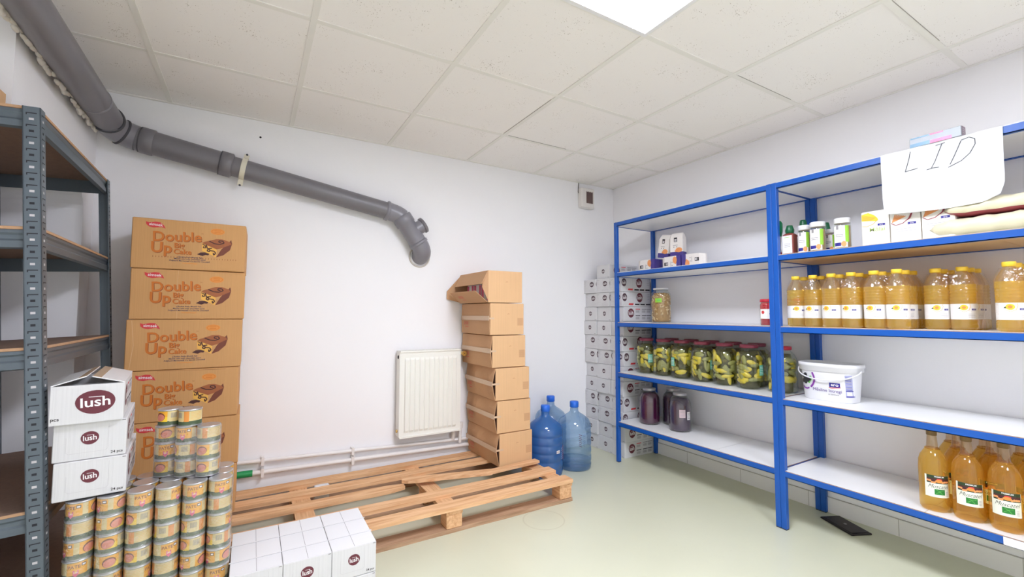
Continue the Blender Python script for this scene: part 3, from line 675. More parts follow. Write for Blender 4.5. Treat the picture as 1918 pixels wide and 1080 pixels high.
# ================================================================ white cartons with round maroon logo
def logo(m, f, cx, cy, rx, ry, big=False):
    m.ell(f, cx, cy, rx, ry, MAROON if big else DKCIRC, 0.0006, 28, egg=0.05)
    m.text(f, 'lush', cx, cy-ry*0.02, ry*1.12, WHITEP, 0.0010, 0.016, rot=0.05, sx=min(1.15, rx/ry*0.88))
    m.rect(f, cx-rx*0.35, cy+ry*0.42, cx+rx*0.4, cy+ry*0.47, WHITEP, 0.0010)
def white_carton(W, Ld, Hc, kind, hollow=False, top_lines=True):
    m = MB()
    if hollow:
        t = 0.004
        m.box(-W/2, 0, 0, W/2, Ld, t, CARDW)
        m.box(-W/2, 0, t, W/2, t, Hc, CARDW).box(-W/2, Ld-t, t, W/2, Ld, Hc, CARDW).box(-W/2, t, t, -W/2+t, Ld-t, Hc, CARDW).box(W/2-t, t, t, W/2, Ld-t, Hc, CARDW)
    else: m.rbox(-W/2, 0, 0, W/2, Ld, Hc-0.0012, CARDW, 0.002)
    f = flat((-W/2, 0, 0), (1, 0, 0), (0, 0, 1))
    g = flat((W/2, 0, 0), (0, 1, 0), (0, 0, 1))
    q = flat((-W/2, Ld, 0), (0, -1, 0), (0, 0, 1))
    if kind == 'open':
        logo(m, f, W*0.60, Hc*0.53, 0.047, 0.037, True); m.text(f, 'pcs', 0.012, 0.018, 0.015, BLACKP, 0.0008, 0.01)
    elif kind == 'plain':
        logo(m, f, W*0.49, Hc*0.56, 0.0215, 0.0205, True); m.text(f, '24 pcs', W-0.022, 0.013, 0.0115, BLACKP, 0.0008, 0.01)
        pts = [(0.03, Hc*0.62), (0.03, 0.028), (0.036, 0.022), (W-0.05, 0.022), (W-0.044, 0.028), (W-0.044, Hc*0.9)]
        for a, b in zip(pts[:-1], pts[1:]): m.stroke(f, [a, b], 0.0007, GREYL, 0.0005)
        m.rect(f, W-0.012, Hc-0.007, W-0.003, Hc-0.004, GREYP, 0.0006)
    elif kind == 'small':
        logo(m, f, W*0.5, Hc*0.52, 0.018, 0.018); m.rect(f, W-0.028, 0.008, W-0.008, 0.011, GREYP, 0.0006)
    else:
        logo(m, f, W*0.66, Hc*0.62, 0.026, 0.0225)
        for k in range(9): m.rect(f, 0.008, Hc-0.014-k*0.0105, 0.008+(0.02 if k % 3 else 0.032), Hc-0.0165-k*0.0105+0.001, GREYL if k > 2 else GREYP, 0.0006)
        m.text(f, 'DELUXE', W*0.66, Hc*0.32, 0.010, GREYL, 0.0006)
        for k in range(3): m.rect(f, W*0.42, Hc*0.22-k*0.008, W*0.9, Hc*0.235-k*0.008, GREYL, 0.0006)
    for h_, L_ in ((g, Ld), (q, Ld)):
        if kind in ('plain', 'open', 'small'):
            logo(m, h_, L_*0.24, Hc*0.56, 0.034, 0.036, True) if h_ is g or kind == 'small' else None
            for a, col in ((0.40, REDP), (0.62, GREYP), (0.79, GREYP)):
                m.rect(h_, L_*a, Hc*0.80, L_*(a+0.16), Hc*0.85, col, 0.0006); m.rect(h_, L_*a, Hc*0.58, L_*(a+0.13), Hc*0.75, GREYL, 0.0006)
                for z in range(4): m.rect(h_, L_*a+0.002, Hc*(0.60+z*0.04), L_*(a+0.125), Hc*(0.61+z*0.04), GREYP, 0.0008)
                m.rect(h_, L_*a, Hc*0.36, L_*(a+0.16), Hc*0.41, BLACKP, 0.0006); m.rect(h_, L_*a, Hc*0.13, L_*(a+0.13), Hc*0.31, GREYL, 0.0006)
                for z in range(4): m.rect(h_, L_*a+0.002, Hc*(0.15+z*0.04), L_*(a+0.125), Hc*(0.16+z*0.04), GREYP, 0.0008)
        else:
            logo(m, h_, L_*0.08, Hc*0.62, 0.026, 0.032); logo(m, h_, L_*0.60, Hc*0.62, 0.034, 0.038, True)
            m.rect(h_, L_*0.37, 0.002, L_*0.374, Hc-0.003, GREYL, 0.0006)
            m.poly(h_, [(L_*0.21, Hc*0.10), (L_*0.37, Hc*0.10), (L_*0.385, Hc*0.22), (L_*0.225, Hc*0.22)], REDP, 0.0008)
            for a in (0.43, 0.62, 0.82): m.poly(h_, [(L_*a, Hc*0.10), (L_*(a+0.16), Hc*0.10), (L_*(a+0.165), Hc*0.20), (L_*(a+0.005), Hc*0.20)], BLACKP, 0.0008)
            for k in range(4): m.rect(h_, L_*0.88, Hc*(0.85-k*0.12), L_*0.96, Hc*(0.87-k*0.12), GREYP, 0.0006)
    return m
# three on the cans, facing -Y
can_top = 0.534
p1 = white_carton(0.172, 0.33, 0.118, 'plain').build('white_carton'); tag(p1, '-', 'carton', 'white cartons on the cans')
place(p1, (0.0, -0.545, 0.5395), 'closed white carton resting directly on the can stack', rz=radians(6))
place(p1, (-0.006, -0.54, 0.6575), 'closed white carton in the middle, under the open one', rz=radians(6.5))
# open one
e = empty('white_carton', 'open white carton with large maroon oval logo and raised top flaps', 'carton', (-0.012, -0.56, 0.7757), 'white cartons on the cans', radians(7))
white_carton(0.170, 0.33, 0.118, 'open', True).build('body', e)
for s_, lab in ((-1, 0), (1, 1)):
    m = MB(); x = s_*0.085; a = radians(18 if s_ < 0 else 17)
    T = Matrix.Translation((x, 0, 0.1175)) @ Matrix.Rotation(-s_*-a if s_ < 0 else a*1.0, 4, 'Y')
    L_ = 0.083
    T = Matrix.Translation((x, 0, 0.1175)) @ Matrix.Rotation(s_*a, 4, 'Y')
    if s_ < 0: m.box(0, 0.0, 0, L_, 0.33, 0.003, CARDTOP, T=T); m.box(L_-0.02, 0, 0.003, L_, 0.33, 0.0036, TAPE, T=T)
    else: m.box(-L_, 0.0, 0, 0, 0.33, 0.003, CARDTOP, T=T); m.box(-L_, 0, 0.003, -L_+0.022, 0.33, 0.0036, TAPE, T=T)
    m.build('top_flap', e)
m = MB().box(-0.08, 0.004, 0.112, 0.08, 0.07, 0.114, CARDW).build('inner_flap', e)
# near pack: two layers of three, strapped
p2 = None
def near_carton():
    m = white_carton(0.162, 0.345, 0.1145, 'plain')
    f = flat((-0.081, 0, 0.1133), (1, 0, 0), (0, 1, 0))
    m.rect(f, 0.001, 0.001, 0.161, 0.344, CARDTOP, 0.0003)
    m.rect(f, 0.0803, 0.001, 0.0817, 0.344, GREYP, 0.0006)
    return m
p2 = near_carton().build('white_carton'); tag(p2, '-', 'carton', 'white cartons in the strapped floor pack')
col = ['nearest the cans', 'in the middle', 'nearest the pallet boards']
for lay in range(2):
    for k in range(3):
        o = place(p2, (0.384+0.0815+k*0.1632, -0.642+0.004*k*0, 0.0+lay*0.115), 'white carton %s, %s layer of the strapped floor pack' % (col[k], ['lower', 'upper'][lay]), rz=0)
for k, y in enumerate((-0.545, -0.415)):
    m = MB(); zt = 0.2298
    m.box(0.381, y-0.0035, zt, 0.876, y+0.0035, zt+0.0008, CARDTOP)
    tag(m.build('packing_strap'), 'thin white packing strap across the floor pack, %s' % ['nearer its printed front', 'nearer the pallet'][k], 'strap', 'packing straps round the floor pack')

# ---------------------------------------------------------------- corner stack (faces the room to -X)
rows = ['E1', 'E1', 'E2', 'E2', 'E1', 'E1', 'E2', 'E2', 'E1', 'E1', 'E2', 'E2']
kinds = {'E1': 'small', 'E2': 'text'}
cols_ = [(0.490, 0.160, 'column against the back wall'), (0.3275, 0.160, 'middle column'), (0.178, 0.134, 'column at the blue post')]
PC = {}
for kk in ('E1', 'E2'):
    for wd in (0.160, 0.134):
        o = white_carton(wd, 0.32, 0.1175, kinds[kk]).build('white_carton'); tag(o, '-', 'carton', 'white cartons in the corner stack'); PC[kk, wd] = o
random.seed(5)
for r_ in range(12):
    for ci, (yc, wd, cn) in enumerate(cols_):
        dx = random.uniform(-0.012, 0.012); dy = random.uniform(-0.0015, 0.0015)
        place(PC[rows[r_], wd], (2.945+dx, yc+dy-0.003, r_*0.118), 'white carton in the corner stack, %s, %s from the floor' % (cn, ORD[r_]), rz=-pi/2)
place(PC['E1', 0.160], (2.96, 0.345, 12*0.118), 'single white carton topping the corner stack', rz=-pi/2)

# ================================================================ food cans
CR, CHT = 0.0362, 0.0592
def can_mesh(lid=True):
    m = MB(); r = CR
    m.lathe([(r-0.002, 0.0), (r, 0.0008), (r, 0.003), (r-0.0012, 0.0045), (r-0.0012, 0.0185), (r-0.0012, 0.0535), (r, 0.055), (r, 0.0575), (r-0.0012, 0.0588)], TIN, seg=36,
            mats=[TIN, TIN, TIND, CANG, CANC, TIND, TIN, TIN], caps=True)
    f = curved(0, 0, r-0.0012, 0, -pi/2); R_ = r-0.0012; C_ = 2*pi*R_
    def X(a): return a/360*C_
    # orange name panel
    m.rect(f, X(-42), 0.0165, X(38), 0.0530, CANO, 0.0003, 12)
    m.text(f, 'PATE', X(-14), 0.041, 0.0135, PATED, 0.0007, 0.01)
    m.rect(f, X(14), 0.040, X(32), 0.049, BLACKP, 0.0006, 3); m.rect(f, X(17), 0.042, X(29), 0.047, WHITEP, 0.0009, 3)
    m.poly(f, [(X(-18), 0.031), (X(4), 0.031), (X(4), 0.018), (X(-7), 0.010), (X(-18), 0.018)], PINK, 0.0008)
    m.text(f, '24h', X(-7), 0.024, 0.0075, WHITEP, 0.0010)
    # picture panel
    m.rect(f, X(60), 0.0165, X(140), 0.0530, CANO, 0.0003, 12); m.rect(f, X(96), 0.0165, X(140), 0.034, YEL, 0.0004, 8)
    m.ell(f, X(100), 0.033, X(28), 0.015, PATED, 0.0006, 20, rot=0.25); m.ell(f, X(101), 0.031, X(25), 0.0125, PATE, 0.0008, 20, rot=0.25)
    # bar code panel
    m.rect(f, X(150), 0.0165, X(196), 0.0530, CANC, 0.0003, 8)
    for k in range(9): m.rect(f, X(156+k*3.6), 0.030, X(157.8+k*3.6), 0.048, GREYP, 0.0006)
    m.rect(f, X(198), 0.0165, X(224), 0.053, ORNGL, 0.0003, 4)
    for k in range(6): m.rect(f, X(232), 0.022+k*0.005, X(300), 0.0228+k*0.005, CAKEY, 0.0005, 10)
    return m
can = can_mesh().build('food_can'); tag(can, '-', 'can', 'food cans in the big stack')
m = MB().lathe([(CR-0.0006, 0.0585), (CR-0.0006, 0.0592), (CR-0.003, 0.0590), (CR-0.004, 0.0572), (0.012, 0.0570), (0.0, 0.0570)], TIN, seg=36, caps=False); m.build('lid', can)
# can orientations; label part angles
random.seed(21); px = 0.0738; X0 = -0.061+0.037; NR = 9
cnm = ['column beside the grey rack', 'second column from the grey rack', 'third column from the grey rack', 'third column from the floor pack', 'second column from the floor pack', 'column beside the floor pack']
for rw_, rn in enumerate(('front row', 'middle row', 'rear row')):
    for c_ in range(6):
        for z_ in range(NR):
            jx, jy = (random.uniform(-.0008, .0008), random.uniform(-.0008, .0008))
            place(can, (X0+c_*px+jx, -0.5235+rw_*0.0745+jy, z_*0.0594), 'pate can, %s, %s, %s from the floor' % (rn, cnm[c_], ORD[z_]), rz=random.uniform(0, 2*pi))
pk = [(0.172, -0.40, 4, 'column beside the white cartons'), (0.236, -0.4375, 4, 'middle column'), (0.302, -0.472, 3, 'short column')]
for (x, y, nn, cn) in pk:
    for z_ in range(nn):
        dx = 0.006 if z_ == 3 else 0
        o = place(can, (x+dx, y-dx, 0.536+z_*0.0594), 'wrapped can on top of the stack, %s, %s from bottom' % (cn, ORD[z_]), 'film wrapped cans standing on the big stack', rz=random.uniform(0, 2*pi))
# crinkled clear film round groups of cans
def film(pts, z0, z1, label, group):
    """sleeve round a convex outline"""
    random.seed(int(z0*1000)+len(pts)+int(pts[0][0]*999)); m = MB(); L_ = 5; vs = []; n = len(pts)
    for k in range(L_+1):
        z = z0+(z1-z0)*k/L_
        for (x, y) in pts: vs.append((x+random.uniform(0, .0012), y-random.uniform(0, .0012), z+random.uniform(-.002, .002)))
    m.add(vs, [(k*n+i, k*n+(i+1) % n, (k+1)*n+(i+1) % n, (k+1)*n+i) for k in range(L_) for i in range(n)], FILM, True)
    return tag(m.build('shrink_wrap'), label, 'film', group)
def hull(cs, rad):
    """outline round circle centres (convex)"""
    P = [(x+rad*cos(2*pi*k/24), y+rad*sin(2*pi*k/24)) for x, y in cs for k in range(24)]
    P = sorted(set(P)); 
    def half(P):
        h = []
        for p in P:
            while len(h) > 1 and (h[-1][0]-h[-2][0])*(p[1]-h[-2][1])-(h[-1][1]-h[-2][1])*(p[0]-h[-2][0]) <= 0: h.pop()
            h.append(p)
        return h
    a = half(P); b = half(P[::-1]); return a[:-1]+b[:-1]
for c_ in range(6):
    for k in range(3):
        film(hull([(X0+c_*px, -0.5235), (X0+c_*px, -0.3745)], CR+0.0004), 0.002+k*0.1785, 0.176+k*0.1785,
             'clear film sleeve, %s, %s' % (cnm[c_], ['lowest', 'middle', 'topmost'][k]), 'clear film sleeves on the can stack')
film(hull([(p[0], p[1]) for p in pk], CR+0.002), 0.538, 0.712, 'clear crinkled film round the small can pack on the stack', None)

# ================================================================ pallet
e = empty('wooden_pallet', 'large raw pine pallet with a broken top board lying on the floor', 'pallet', (1.05, 0.1, 0))
def pp(mb, name): return mb.build(name, e, (-1.05, -0.1, 0))
def slat(x0, y0, x1, y1, w, z0=0.110, z1=0.130, m_=WOOD, dz=0.0, jag=0):
    a = Vector((x0, y0, 0)); b = Vector((x1, y1, 0)); t = (b-a).normalized(); n = Vector((-t.y, t.x, 0)); mb = MB(); N = 14; vs = []
    for k in range(N+1):
        p = a+(b-a)*k/N; ww = w/2+random.uniform(-.002, .002); zz = dz*k/N
        if jag and (k == N if jag > 0 else k == 0): ww *= 0.45
        for s_, z in ((-1, z0), (1, z0), (1, z1), (-1, z1)): vs.append(p+n*ww*s_+Vector((0, 0, z+zz)))
    fs = [(k*4+i, k*4+(i+1) % 4, k*4+4+(i+1) % 4, k*4+4+i) for k in range(N) for i in range(4)]
    mb.add(vs, [tuple(reversed(q)) for q in fs]+[(0, 1, 2, 3), (N*4+3, N*4+2, N*4+1, N*4)], m_); return mb
random.seed(9)
pp(slat(-0.03, 0.448, 2.118, 0.462, 0.082), 'deck_board'); pp(slat(-0.03, 0.288, 2.118, 0.300, 0.084), 'deck_board')
pp(slat(-0.03, 0.118, 1.215, 0.118, 0.080, jag=1), 'broken_board'); pp(slat(-0.03, -0.092, 2.118, -0.088, 0.084), 'deck_board'); pp(slat(-0.03, -0.258, 2.118, -0.262, 0.084), 'deck_board')
pp(slat(1.21, 0.152, 1.735, 0.022, 0.062, 0.132, 0.150, jag=-1), 'broken_board'); pp(slat(1.71, 0.026, 2.10, 0.058, 0.050, 0.132, 0.148, dz=-0.001, jag=-1), 'broken_board')
for xc in (0.015, 0.685, 1.355, 2.072):
    mb = MB().box(xc-0.045, -0.295, 0.090, xc+0.045, 0.498, 0.1098, WOODX); pp(mb, 'cross_board')
    for yc in (-0.25, 0.10, 0.45): pp(MB().rbox(xc-0.043, yc-0.043, 0.0205, xc+0.043, yc+0.043, 0.0898, WOODX, 0.003), 'block')
for yc in (-0.25, 0.10, 0.45): pp(slat(-0.03, yc, 2.118, yc, 0.09, 0.0, 0.020, WOODD), 'bottom_board')
tag(MB().rbox(0.765, 0.350, 0.0, 0.845, 0.392, 0.124, CARDTOP, 0.003).build('small_box'), 'small white paper box standing between the pallet boards', 'box')

# ================================================================ brown carton stack
BW, BD, BH = 0.257, 0.445, 0.2085
def brown_parts(root, bulge, label_print=True, opened=False):
    m = MB(); t = 0.004
    if opened:
        m.box(0, 0, 0, BW, BD, t, CARDB); m.box(0, 0, BH-t, BW, BD, BH, CARDB); m.box(0, 0, t, BW, t, BH-t, CARDB); m.box(0, BD-t, t, BW, BD, BH-t, CARDB); m.box(BW-t, t, t, BW, BD-t, BH-t, CARDB)
    else: m.rbox(0.002, 0, 0, BW, BD, BH-0.001, CARDB, 0.002); m.box(0.0, 0.004, 0.004, 0.004, BD-0.004, BH-0.006, SHADOWY)  # dark sheet behind the flaps carries the shade of the carton's inside
    f = flat((0, 0, 0), (1, 0, 0), (0, 0, 1))
    m.stroke(f, [(0.13, 0.135), (0.14, 0.140), (0.146, 0.136)], 0.0016, ORNGD, 0.0004)
    m.rect(f, BW-0.05, 0.06, BW-0.006, 0.11, CARDB2, 0.0003) if bulge else None
    m.build('body', root)
    if not opened:
        zm = BH*0.52
        for up_ in (1, 0):
            m = MB(); z0_, z1_ = (zm+0.002, BH-0.002) if up_ else (0.001, zm-0.002); N = 8; vs = []
            for k in range(N+1):
                y = 0.002+(BD-0.004)*k/N; bb = bulge*(0.7+0.3*cos(k*1.3))
                zb = (z1_ if up_ else z0_); zi = (z0_ if up_ else z1_)
                for (xx, z) in ((0, zb), (-bb*0.6, (zb+zi)/2), (-bb, zi), (-bb+0.003, zi), (-bb*0.6+0.003, (zb+zi)/2), (0.003, zb)): vs.append((xx, y, z))
            m.add(vs, [(k*6+i, k*6+(i+1) % 6, k*6+6+(i+1) % 6, k*6+6+i) for k in range(N) for i in range(6)]+[tuple(range(5, -1, -1)), tuple(range(N*6, N*6+6))], CARDB2)
            if not up_:
                g = lambda x, y, off=0: Vector((-bulge*0.85-off-0.002, BD-0.06-x, y))
                for k in range(4): m.ell(g, 0.01+k*0.018, zm-0.035, 0.006, 0.012, REDP, 0.003, 10); m.ell(g, 0.01+k*0.018, zm-0.035, 0.003, 0.008, CARDB2, 0.0036, 10)
                m.rect(g, 0.02, zm-0.062, 0.075, zm-0.059, REDP, 0.002)
            m.build('end_flap', root)
        m = MB(); m.box(-bulge-0.0035, 0.0, zm-0.014, -bulge-0.001, BD-0.01, zm+0.016, TAPE)
        m.box(-bulge, -0.0015, zm-0.006, 0.03, -0.0005, zm+0.006, TAPE); m.build('packing_tape', root)
bx = [1.828, 1.812, 1.796, 1.772, 1.757, 1.742]; byo = [0.09, 0.094, 0.088, 0.09, 0.092, 0.09]
bw_ = ['bottom of the stack on the pallet', 'second from the pallet', 'third from the pallet', 'fourth from the pallet, at radiator top height', 'fifth, right under the open one']
for k in range(5):
    e = empty('brown_carton', 'plain brown carton with taped bulging end, '+bw_[k], 'carton', (bx[k], byo[k], 0.1312+k*0.2125), 'brown cartons in the leaning stack')
    e.rotation_euler = (0, 0, radians([1.5, 0, -1, 1, 0][k])); brown_parts(e, [0.022, 0.020, 0.022, 0.010, 0.006][k])
TZ = 0.1312+5*0.2125
e = empty('brown_carton', 'opened brown carton topping the leaning stack, end flaps spread', 'carton', (bx[5], byo[5], TZ), 'brown cartons in the leaning stack')
brown_parts(e, 0, opened=True)
def flap(p, name='end_flap', m_=CARDB2, th=0.003):
    mb = MB(); n = (Vector(p[1])-Vector(p[0])).cross(Vector(p[2])-Vector(p[0])).normalized()*th
    vs = [Vector(q) for q in p]+[Vector(q)+n for q in p]
    mb.add(vs, [(3, 2, 1, 0), (4, 5, 6, 7), (0, 1, 5, 4), (1, 2, 6, 5), (2, 3, 7, 6), (3, 0, 4, 7)], m_); return mb
flap([(0, 0.004, BH-0.002), (0, BD-0.004, BH-0.002), (-0.045, BD-0.01, 0.118), (-0.045, 0.004, 0.118)]).build('end_flap', e)
mb = flap([(0, 0.006, 0.003), (-0.085, 0.02, 0.075), (-0.085, BD-0.01, 0.075), (0, BD-0.004, 0.003)])
tn = Vector((-0.072, 0, -0.085)).normalized()
g = lambda x, y, off=0: Vector((-0.010-y*0.762, BD-0.08-x, 0.0085+y*0.647))+tn*(off+0.0)
for k in range(4): mb.ell(g, 0.01+k*0.02, 0.05, 0.007, 0.014, REDP, 0.0012, 10); mb.ell(g, 0.01+k*0.02, 0.05, 0.0035, 0.009, CARDB2, 0.002, 10)
mb.rect(g, 0.03, 0.02, 0.08, 0.023, REDP, 0.0012)
mb.build('end_flap', e)
flap([(0, BD-0.002, 0.006), (0, BD-0.002, BH-0.006), (-0.10, BD+0.018, BH*0.42), (-0.10, BD+0.018, 0.03)]).build('side_flap', e)
flap([(0.0, 0.001, 0.01), (-0.035, 0.02, 0.10), (-0.028, 0.02, 0.16), (0.0, 0.001, BH-0.006)]).build('side_flap', e)
sp = MB().rbox(-0.03, -0.05, 0, 0.03, 0.05, 0.125, LABW, 0.006); f = flat((-0.03, 0.05, 0), (0, -1, 0), (0, 0, 1))
sp.rect(f, 0.0, 0.01, 0.03, 0.115, PINK, 0.0006); sp.rect(f, 0.075, 0.01, 0.1, 0.115, PINK, 0.0006)
spo = sp.build('snack_pack'); tag(spo, '-', 'pack', 'pink and white packs inside the open brown carton')
for k, n_ in enumerate(('nearest the carton front', 'in the middle of the carton', 'farthest inside the carton')):
    place(spo, (bx[5]+0.045, byo[5]+0.075+k*0.115, TZ+0.005), 'pink and white pack showing in the open brown carton, '+n_)

# ================================================================ water bottles
def water_bottle(shell, label, x, y, rz, full):
    e = empty('water_bottle', label, 'water bottle', (x, y, 0), 'large water bottles on the floor', rz)
    R0 = 0.122; pr = [(0.0, 0.012), (0.09, 0.008), (0.105, 0.0), (R0-0.004, 0.008), (R0, 0.03)]
    for z in (0.05, 0.105, 0.16, 0.215, 0.27):
        pr += [(R0, z-0.010), (R0-0.0022, z-0.005), (R0-0.003, z), (R0-0.0022, z+0.005), (R0, z+0.010), (R0+0.001, z+0.022)]
    pr += [(R0, 0.305), (R0-0.004, 0.322), (0.105, 0.348), (0.075, 0.372), (0.045, 0.390), (0.031, 0.404), (0.029, 0.425), (0.030, 0.445)]
    bb_ = MB().lathe(pr, shell, seg=48).build('bottle_body', e)
    if full: MB().lathe([(r_-0.003, z) for r_, z in pr[2:] if z < full]+[(0.0, full)], WATER, seg=40).build('water', e)
    MB().lathe([(0.030, 0.432), (0.0325, 0.434), (0.0325, 0.468), (0.029, 0.475), (0.0, 0.476)], CAPB, seg=28).build('cap', e)
    f = curved(0, 0, R0, 0, -pi/2-0.35); m = MB()
    m.rect(f, 0.05, 0.165, 0.078, 0.185, WHITEP, 0.003, 4)
    for k in range(5): m.rect(f, 0.053+k*0.0045, 0.168, 0.0555+k*0.0045, 0.182, GREYP, 0.0036)
    m.build('sticker', bb_)
    m = MB()
    for k in range(7): m.stroke(f, [(0.128+0.004*(k % 2), 0.11+k*0.014), (0.152, 0.117+k*0.014)], 0.006, REDP, 0.003)
    for k in range(6): m.stroke(f, [(0.10, 0.12+k*0.014), (0.12, 0.126+k*0.014)], 0.003, LBLUE, 0.003)
    m.build('printed_label', e)
water_bottle(BOTB, 'deep blue large water bottle nearest the pallet corner', 2.24, 0.163, 0.0, 0.30)
water_bottle(BOTL, 'pale blue large water bottle beside the corner carton stack', 2.505, 0.170, 1.3, 0.07)
water_bottle(BOTL, 'pale blue large water bottle standing behind the other two', 2.478, 0.432, 2.4, 0.0)

# ================================================================ blue shelves
LV = [0.300, 0.672, 1.053, 1.437, 1.832]
def blue_unit(y0, y1, label, splits, tan=()):
    e = empty('shelf_unit', label, 'shelf', (2.85, y1, 0), 'blue metal shelf units along the wall'); O = (-2.85, -y1, 0); s_ = 0.027
    for (px_, py) in ((2.85, y1-s_), (2.85, y0), (3.258, y1-s_), (3.258, y0)):
        m = MB(); w_ = s_
        m.rbox(px_, py, 0.004, px_+w_, py+w_, LV[-1]+0.002, BLUE, 0.002)
        po = m.build('post', e, O); MB().box(px_+0.001, py+0.001, 0, px_+w_-0.001, py+w_-0.001, 0.004, PVCD).build('foot_pad', po)
    for li, z in enumerate(LV):
        h_ = 0.030
        for xx in (2.8515, 3.2805): MB().box(xx, y0+s_, z-h_, xx+0.003, y1-s_, z, BLUE).box(xx if xx < 3 else xx-0.02, y0+s_, z-h_, xx+(0.02 if xx < 3 else 0.0), y1-s_, z-h_+0.003, BLUE).build('long_beam', e, O)
        for yy in (y0+0.003, y1-0.006): MB().box(2.85+s_, yy, z-h_, 3.258, yy+0.003, z, BLUE).build('side_beam', e, O)
        cuts = [y1-0.0065]+splits.get(li, [])+[y0+0.0065]
        for a, b in zip(cuts[:-1], cuts[1:]):
            m = MB(); mt = MELT if (li in tan) else MELA
            x0_, x1_ = 2.8555, 3.2795
            m.box(x0_, b+0.0008, z-0.026, x1_, a-0.0008, z+0.003, CHIPE if li < 3 else mt); m.box(x0_, b+0.0008, z+0.0028, x1_, a-0.0008, z+0.0036, MELA); m.box(x0_, b+0.0008, z-0.0268, x1_, a-0.0008, z-0.0258, mt)
            m.build('shelf_board', e, O)
YS = -1.1185
blue_unit(YS, 0.098, 'blue metal shelf unit next to the corner carton stack', {0: [-0.33, -0.733], 1: [-0.70], 4: [-0.35], 3: [-0.5]})
blue_unit(YS-1.22, YS-0.001, 'blue metal shelf unit carrying oil and wine bottles', {0: [-1.702], 3: [-1.95], 4: [-1.75]}, tan=(3,))
e = MB().box(2.8498, -1.985, 0.272, 2.8512, -1.925, 0.3005, WHITEP).build('tape_piece'); tag(e, 'scrap of white tape on the lowest blue beam near the wine', 'tape')
B5, B4, B3, B2, B1 = [z+0.0038 for z in LV]

# ---------------------------------------------------------------- pickle jars
def jar_prof(R_, h, neck=0.045): return [(R_*0.80, 0.0), (R_*0.97, 0.006), (R_, 0.02), (R_, h*0.66), (R_*0.97, h*0.74), (R_*0.84, h*0.83), (neck+0.006, h*0.89), (neck, h*0.92), (neck, h*0.95)]
def pickle_jar(seed, lid):
    random.seed(seed); e = empty('pickle_jar', '-', 'jar', group='jars of gherkins')
    R_, h = 0.078, 0.262; e2 = MB().lathe(jar_prof(R_, h), JARG, seg=40).build('glass_body', e)
    pr = [(r_-0.004, max(z, 0.006)) for r_, z in jar_prof(R_, h)][:6]+[(0.0, h*0.84)]
    MB().lathe([(r_*0.72, z) for r_, z in pr], BRINE, seg=28).build('brine', e)
    m = MB()
    for k in range(44):
        a = random.uniform(0, 2*pi); z = 0.043+0.145*(k/43); rr = R_-0.019
        L_ = random.uniform(.024, .040); wv = random.uniform(.012, .0165)
        T = Matrix.Rotation(a, 3, 'Z') @ Matrix.Rotation(random.choice([0.15, -0.2, 1.2, 1.45, 1.7, 0.6]), 3, 'X')
        m.ellipsoid((rr*cos(a), rr*sin(a), z), wv*0.85, wv, L_, PICK if random.random() < 0.48 else PICK2, T, 10, 7)
    m.build('gherkins', e, kind='stuff')
    MB().lathe([(0.050, h*0.925), (0.0515, h*0.93), (0.0515, h*0.985), (0.049, h), (0.0, h)], lid, seg=36).build('lid', e)
    return e
def add_label(e, mat, R_, z0, z1, a, w_, lines=GREYP, name='paper_label'):
    f = curved(0, 0, R_, 0, a); m = MB().rect(f, -w_/2, z0, w_/2, z1, mat, 0.0012, 8)
    for k in range(5): m.rect(f, -w_*0.38, z0+(z1-z0)*(0.15+0.16*k), w_*0.38, z0+(z1-z0)*(0.19+0.16*k), lines, 0.0018, 6)
    return m.build(name, e)
pk1 = [pickle_jar(s_, JLID) for s_ in (1, 2, 3)]
VIEW = radians(-138)     # direction from shelf items to the room
lab = ['nearest the corner stack, teal label', 'second from the corner stack, no label', 'third from the corner stack', 'fourth from the corner stack, teal label', 'fifth from the corner stack', 'sixth from the corner stack, nearest the middle posts']
la = [0.35, None, -0.95, 0.75, None, 0.75]
fr = []
for k, y in enumerate((-0.053, -0.214, -0.374, -0.537, -0.700, -0.861)):
    fr.append(place(pk1[k % 3], (3.03, y, B4), 'glass jar of gherkins, front row, '+lab[k], rz=k*1.1))
for k, (y, n_) in enumerate(((-0.155, 'nearest the corner stack'), (-0.330, 'second from the corner stack'), (-0.495, 'third from the corner stack'), (-0.655, 'fourth from the corner stack'), (-0.815, 'fifth from the corner stack'))):
    place(pk1[(k+1) % 3], (3.19, y, B4), 'glass jar of gherkins, back row, '+n_, rz=2+k*1.3)
for k, o in enumerate(fr):
    if la[k] is not None: add_label(o, TEAL, 0.078, 0.085, 0.145, VIEW+la[k]-k*1.1, 0.034, WHITEP)
o = pickle_jar(8, JLIDR); place(o, (3.06, -1.035, B4), 'glass jar of gherkins with a bright red lid behind the middle posts', rz=0.4)

# purple jars
def big_jar(fill, lid, h=0.262, R_=0.076):
    e = empty('preserve_jar', '-', 'jar', group='jars of dark purple preserve')
    MB().lathe([(r_-0.0035, max(z, 0.005)) for r_, z in jar_prof(R_, h)][:7]+[(0.0, h*0.87)], fill, seg=36).build('preserve', e)
    MB().lathe(jar_prof(R_, h), JARG, seg=40).build('glass_body', e)
    MB().lathe([(0.046, h*0.93), (0.0475, h*0.935), (0.0475, h*0.985), (0.045, h), (0.0, h)], lid, seg=32).build('lid', e)
    return e
j1 = big_jar(PURP, SILV); j2 = big_jar(PURP2, SILV)
place(j1, (3.03, -0.072, B5), 'silver lidded jar of bright purple preserve, nearest the corner stack')
place(j2, (3.17, -0.175, B5), 'silver lidded jar of dull purple preserve, standing behind the other two')
o = place(j2, (3.06, -0.325, B5), 'silver lidded jar of dull purple preserve with paper labels')
add_label(o, M('pinkish_label', (214, 190, 196), 0.6), 0.076, 0.10, 0.155, VIEW+0.15, 0.04); add_label(o, WHITEP, 0.076, 0.085, 0.14, VIEW+0.75, 0.026, BLACKP)

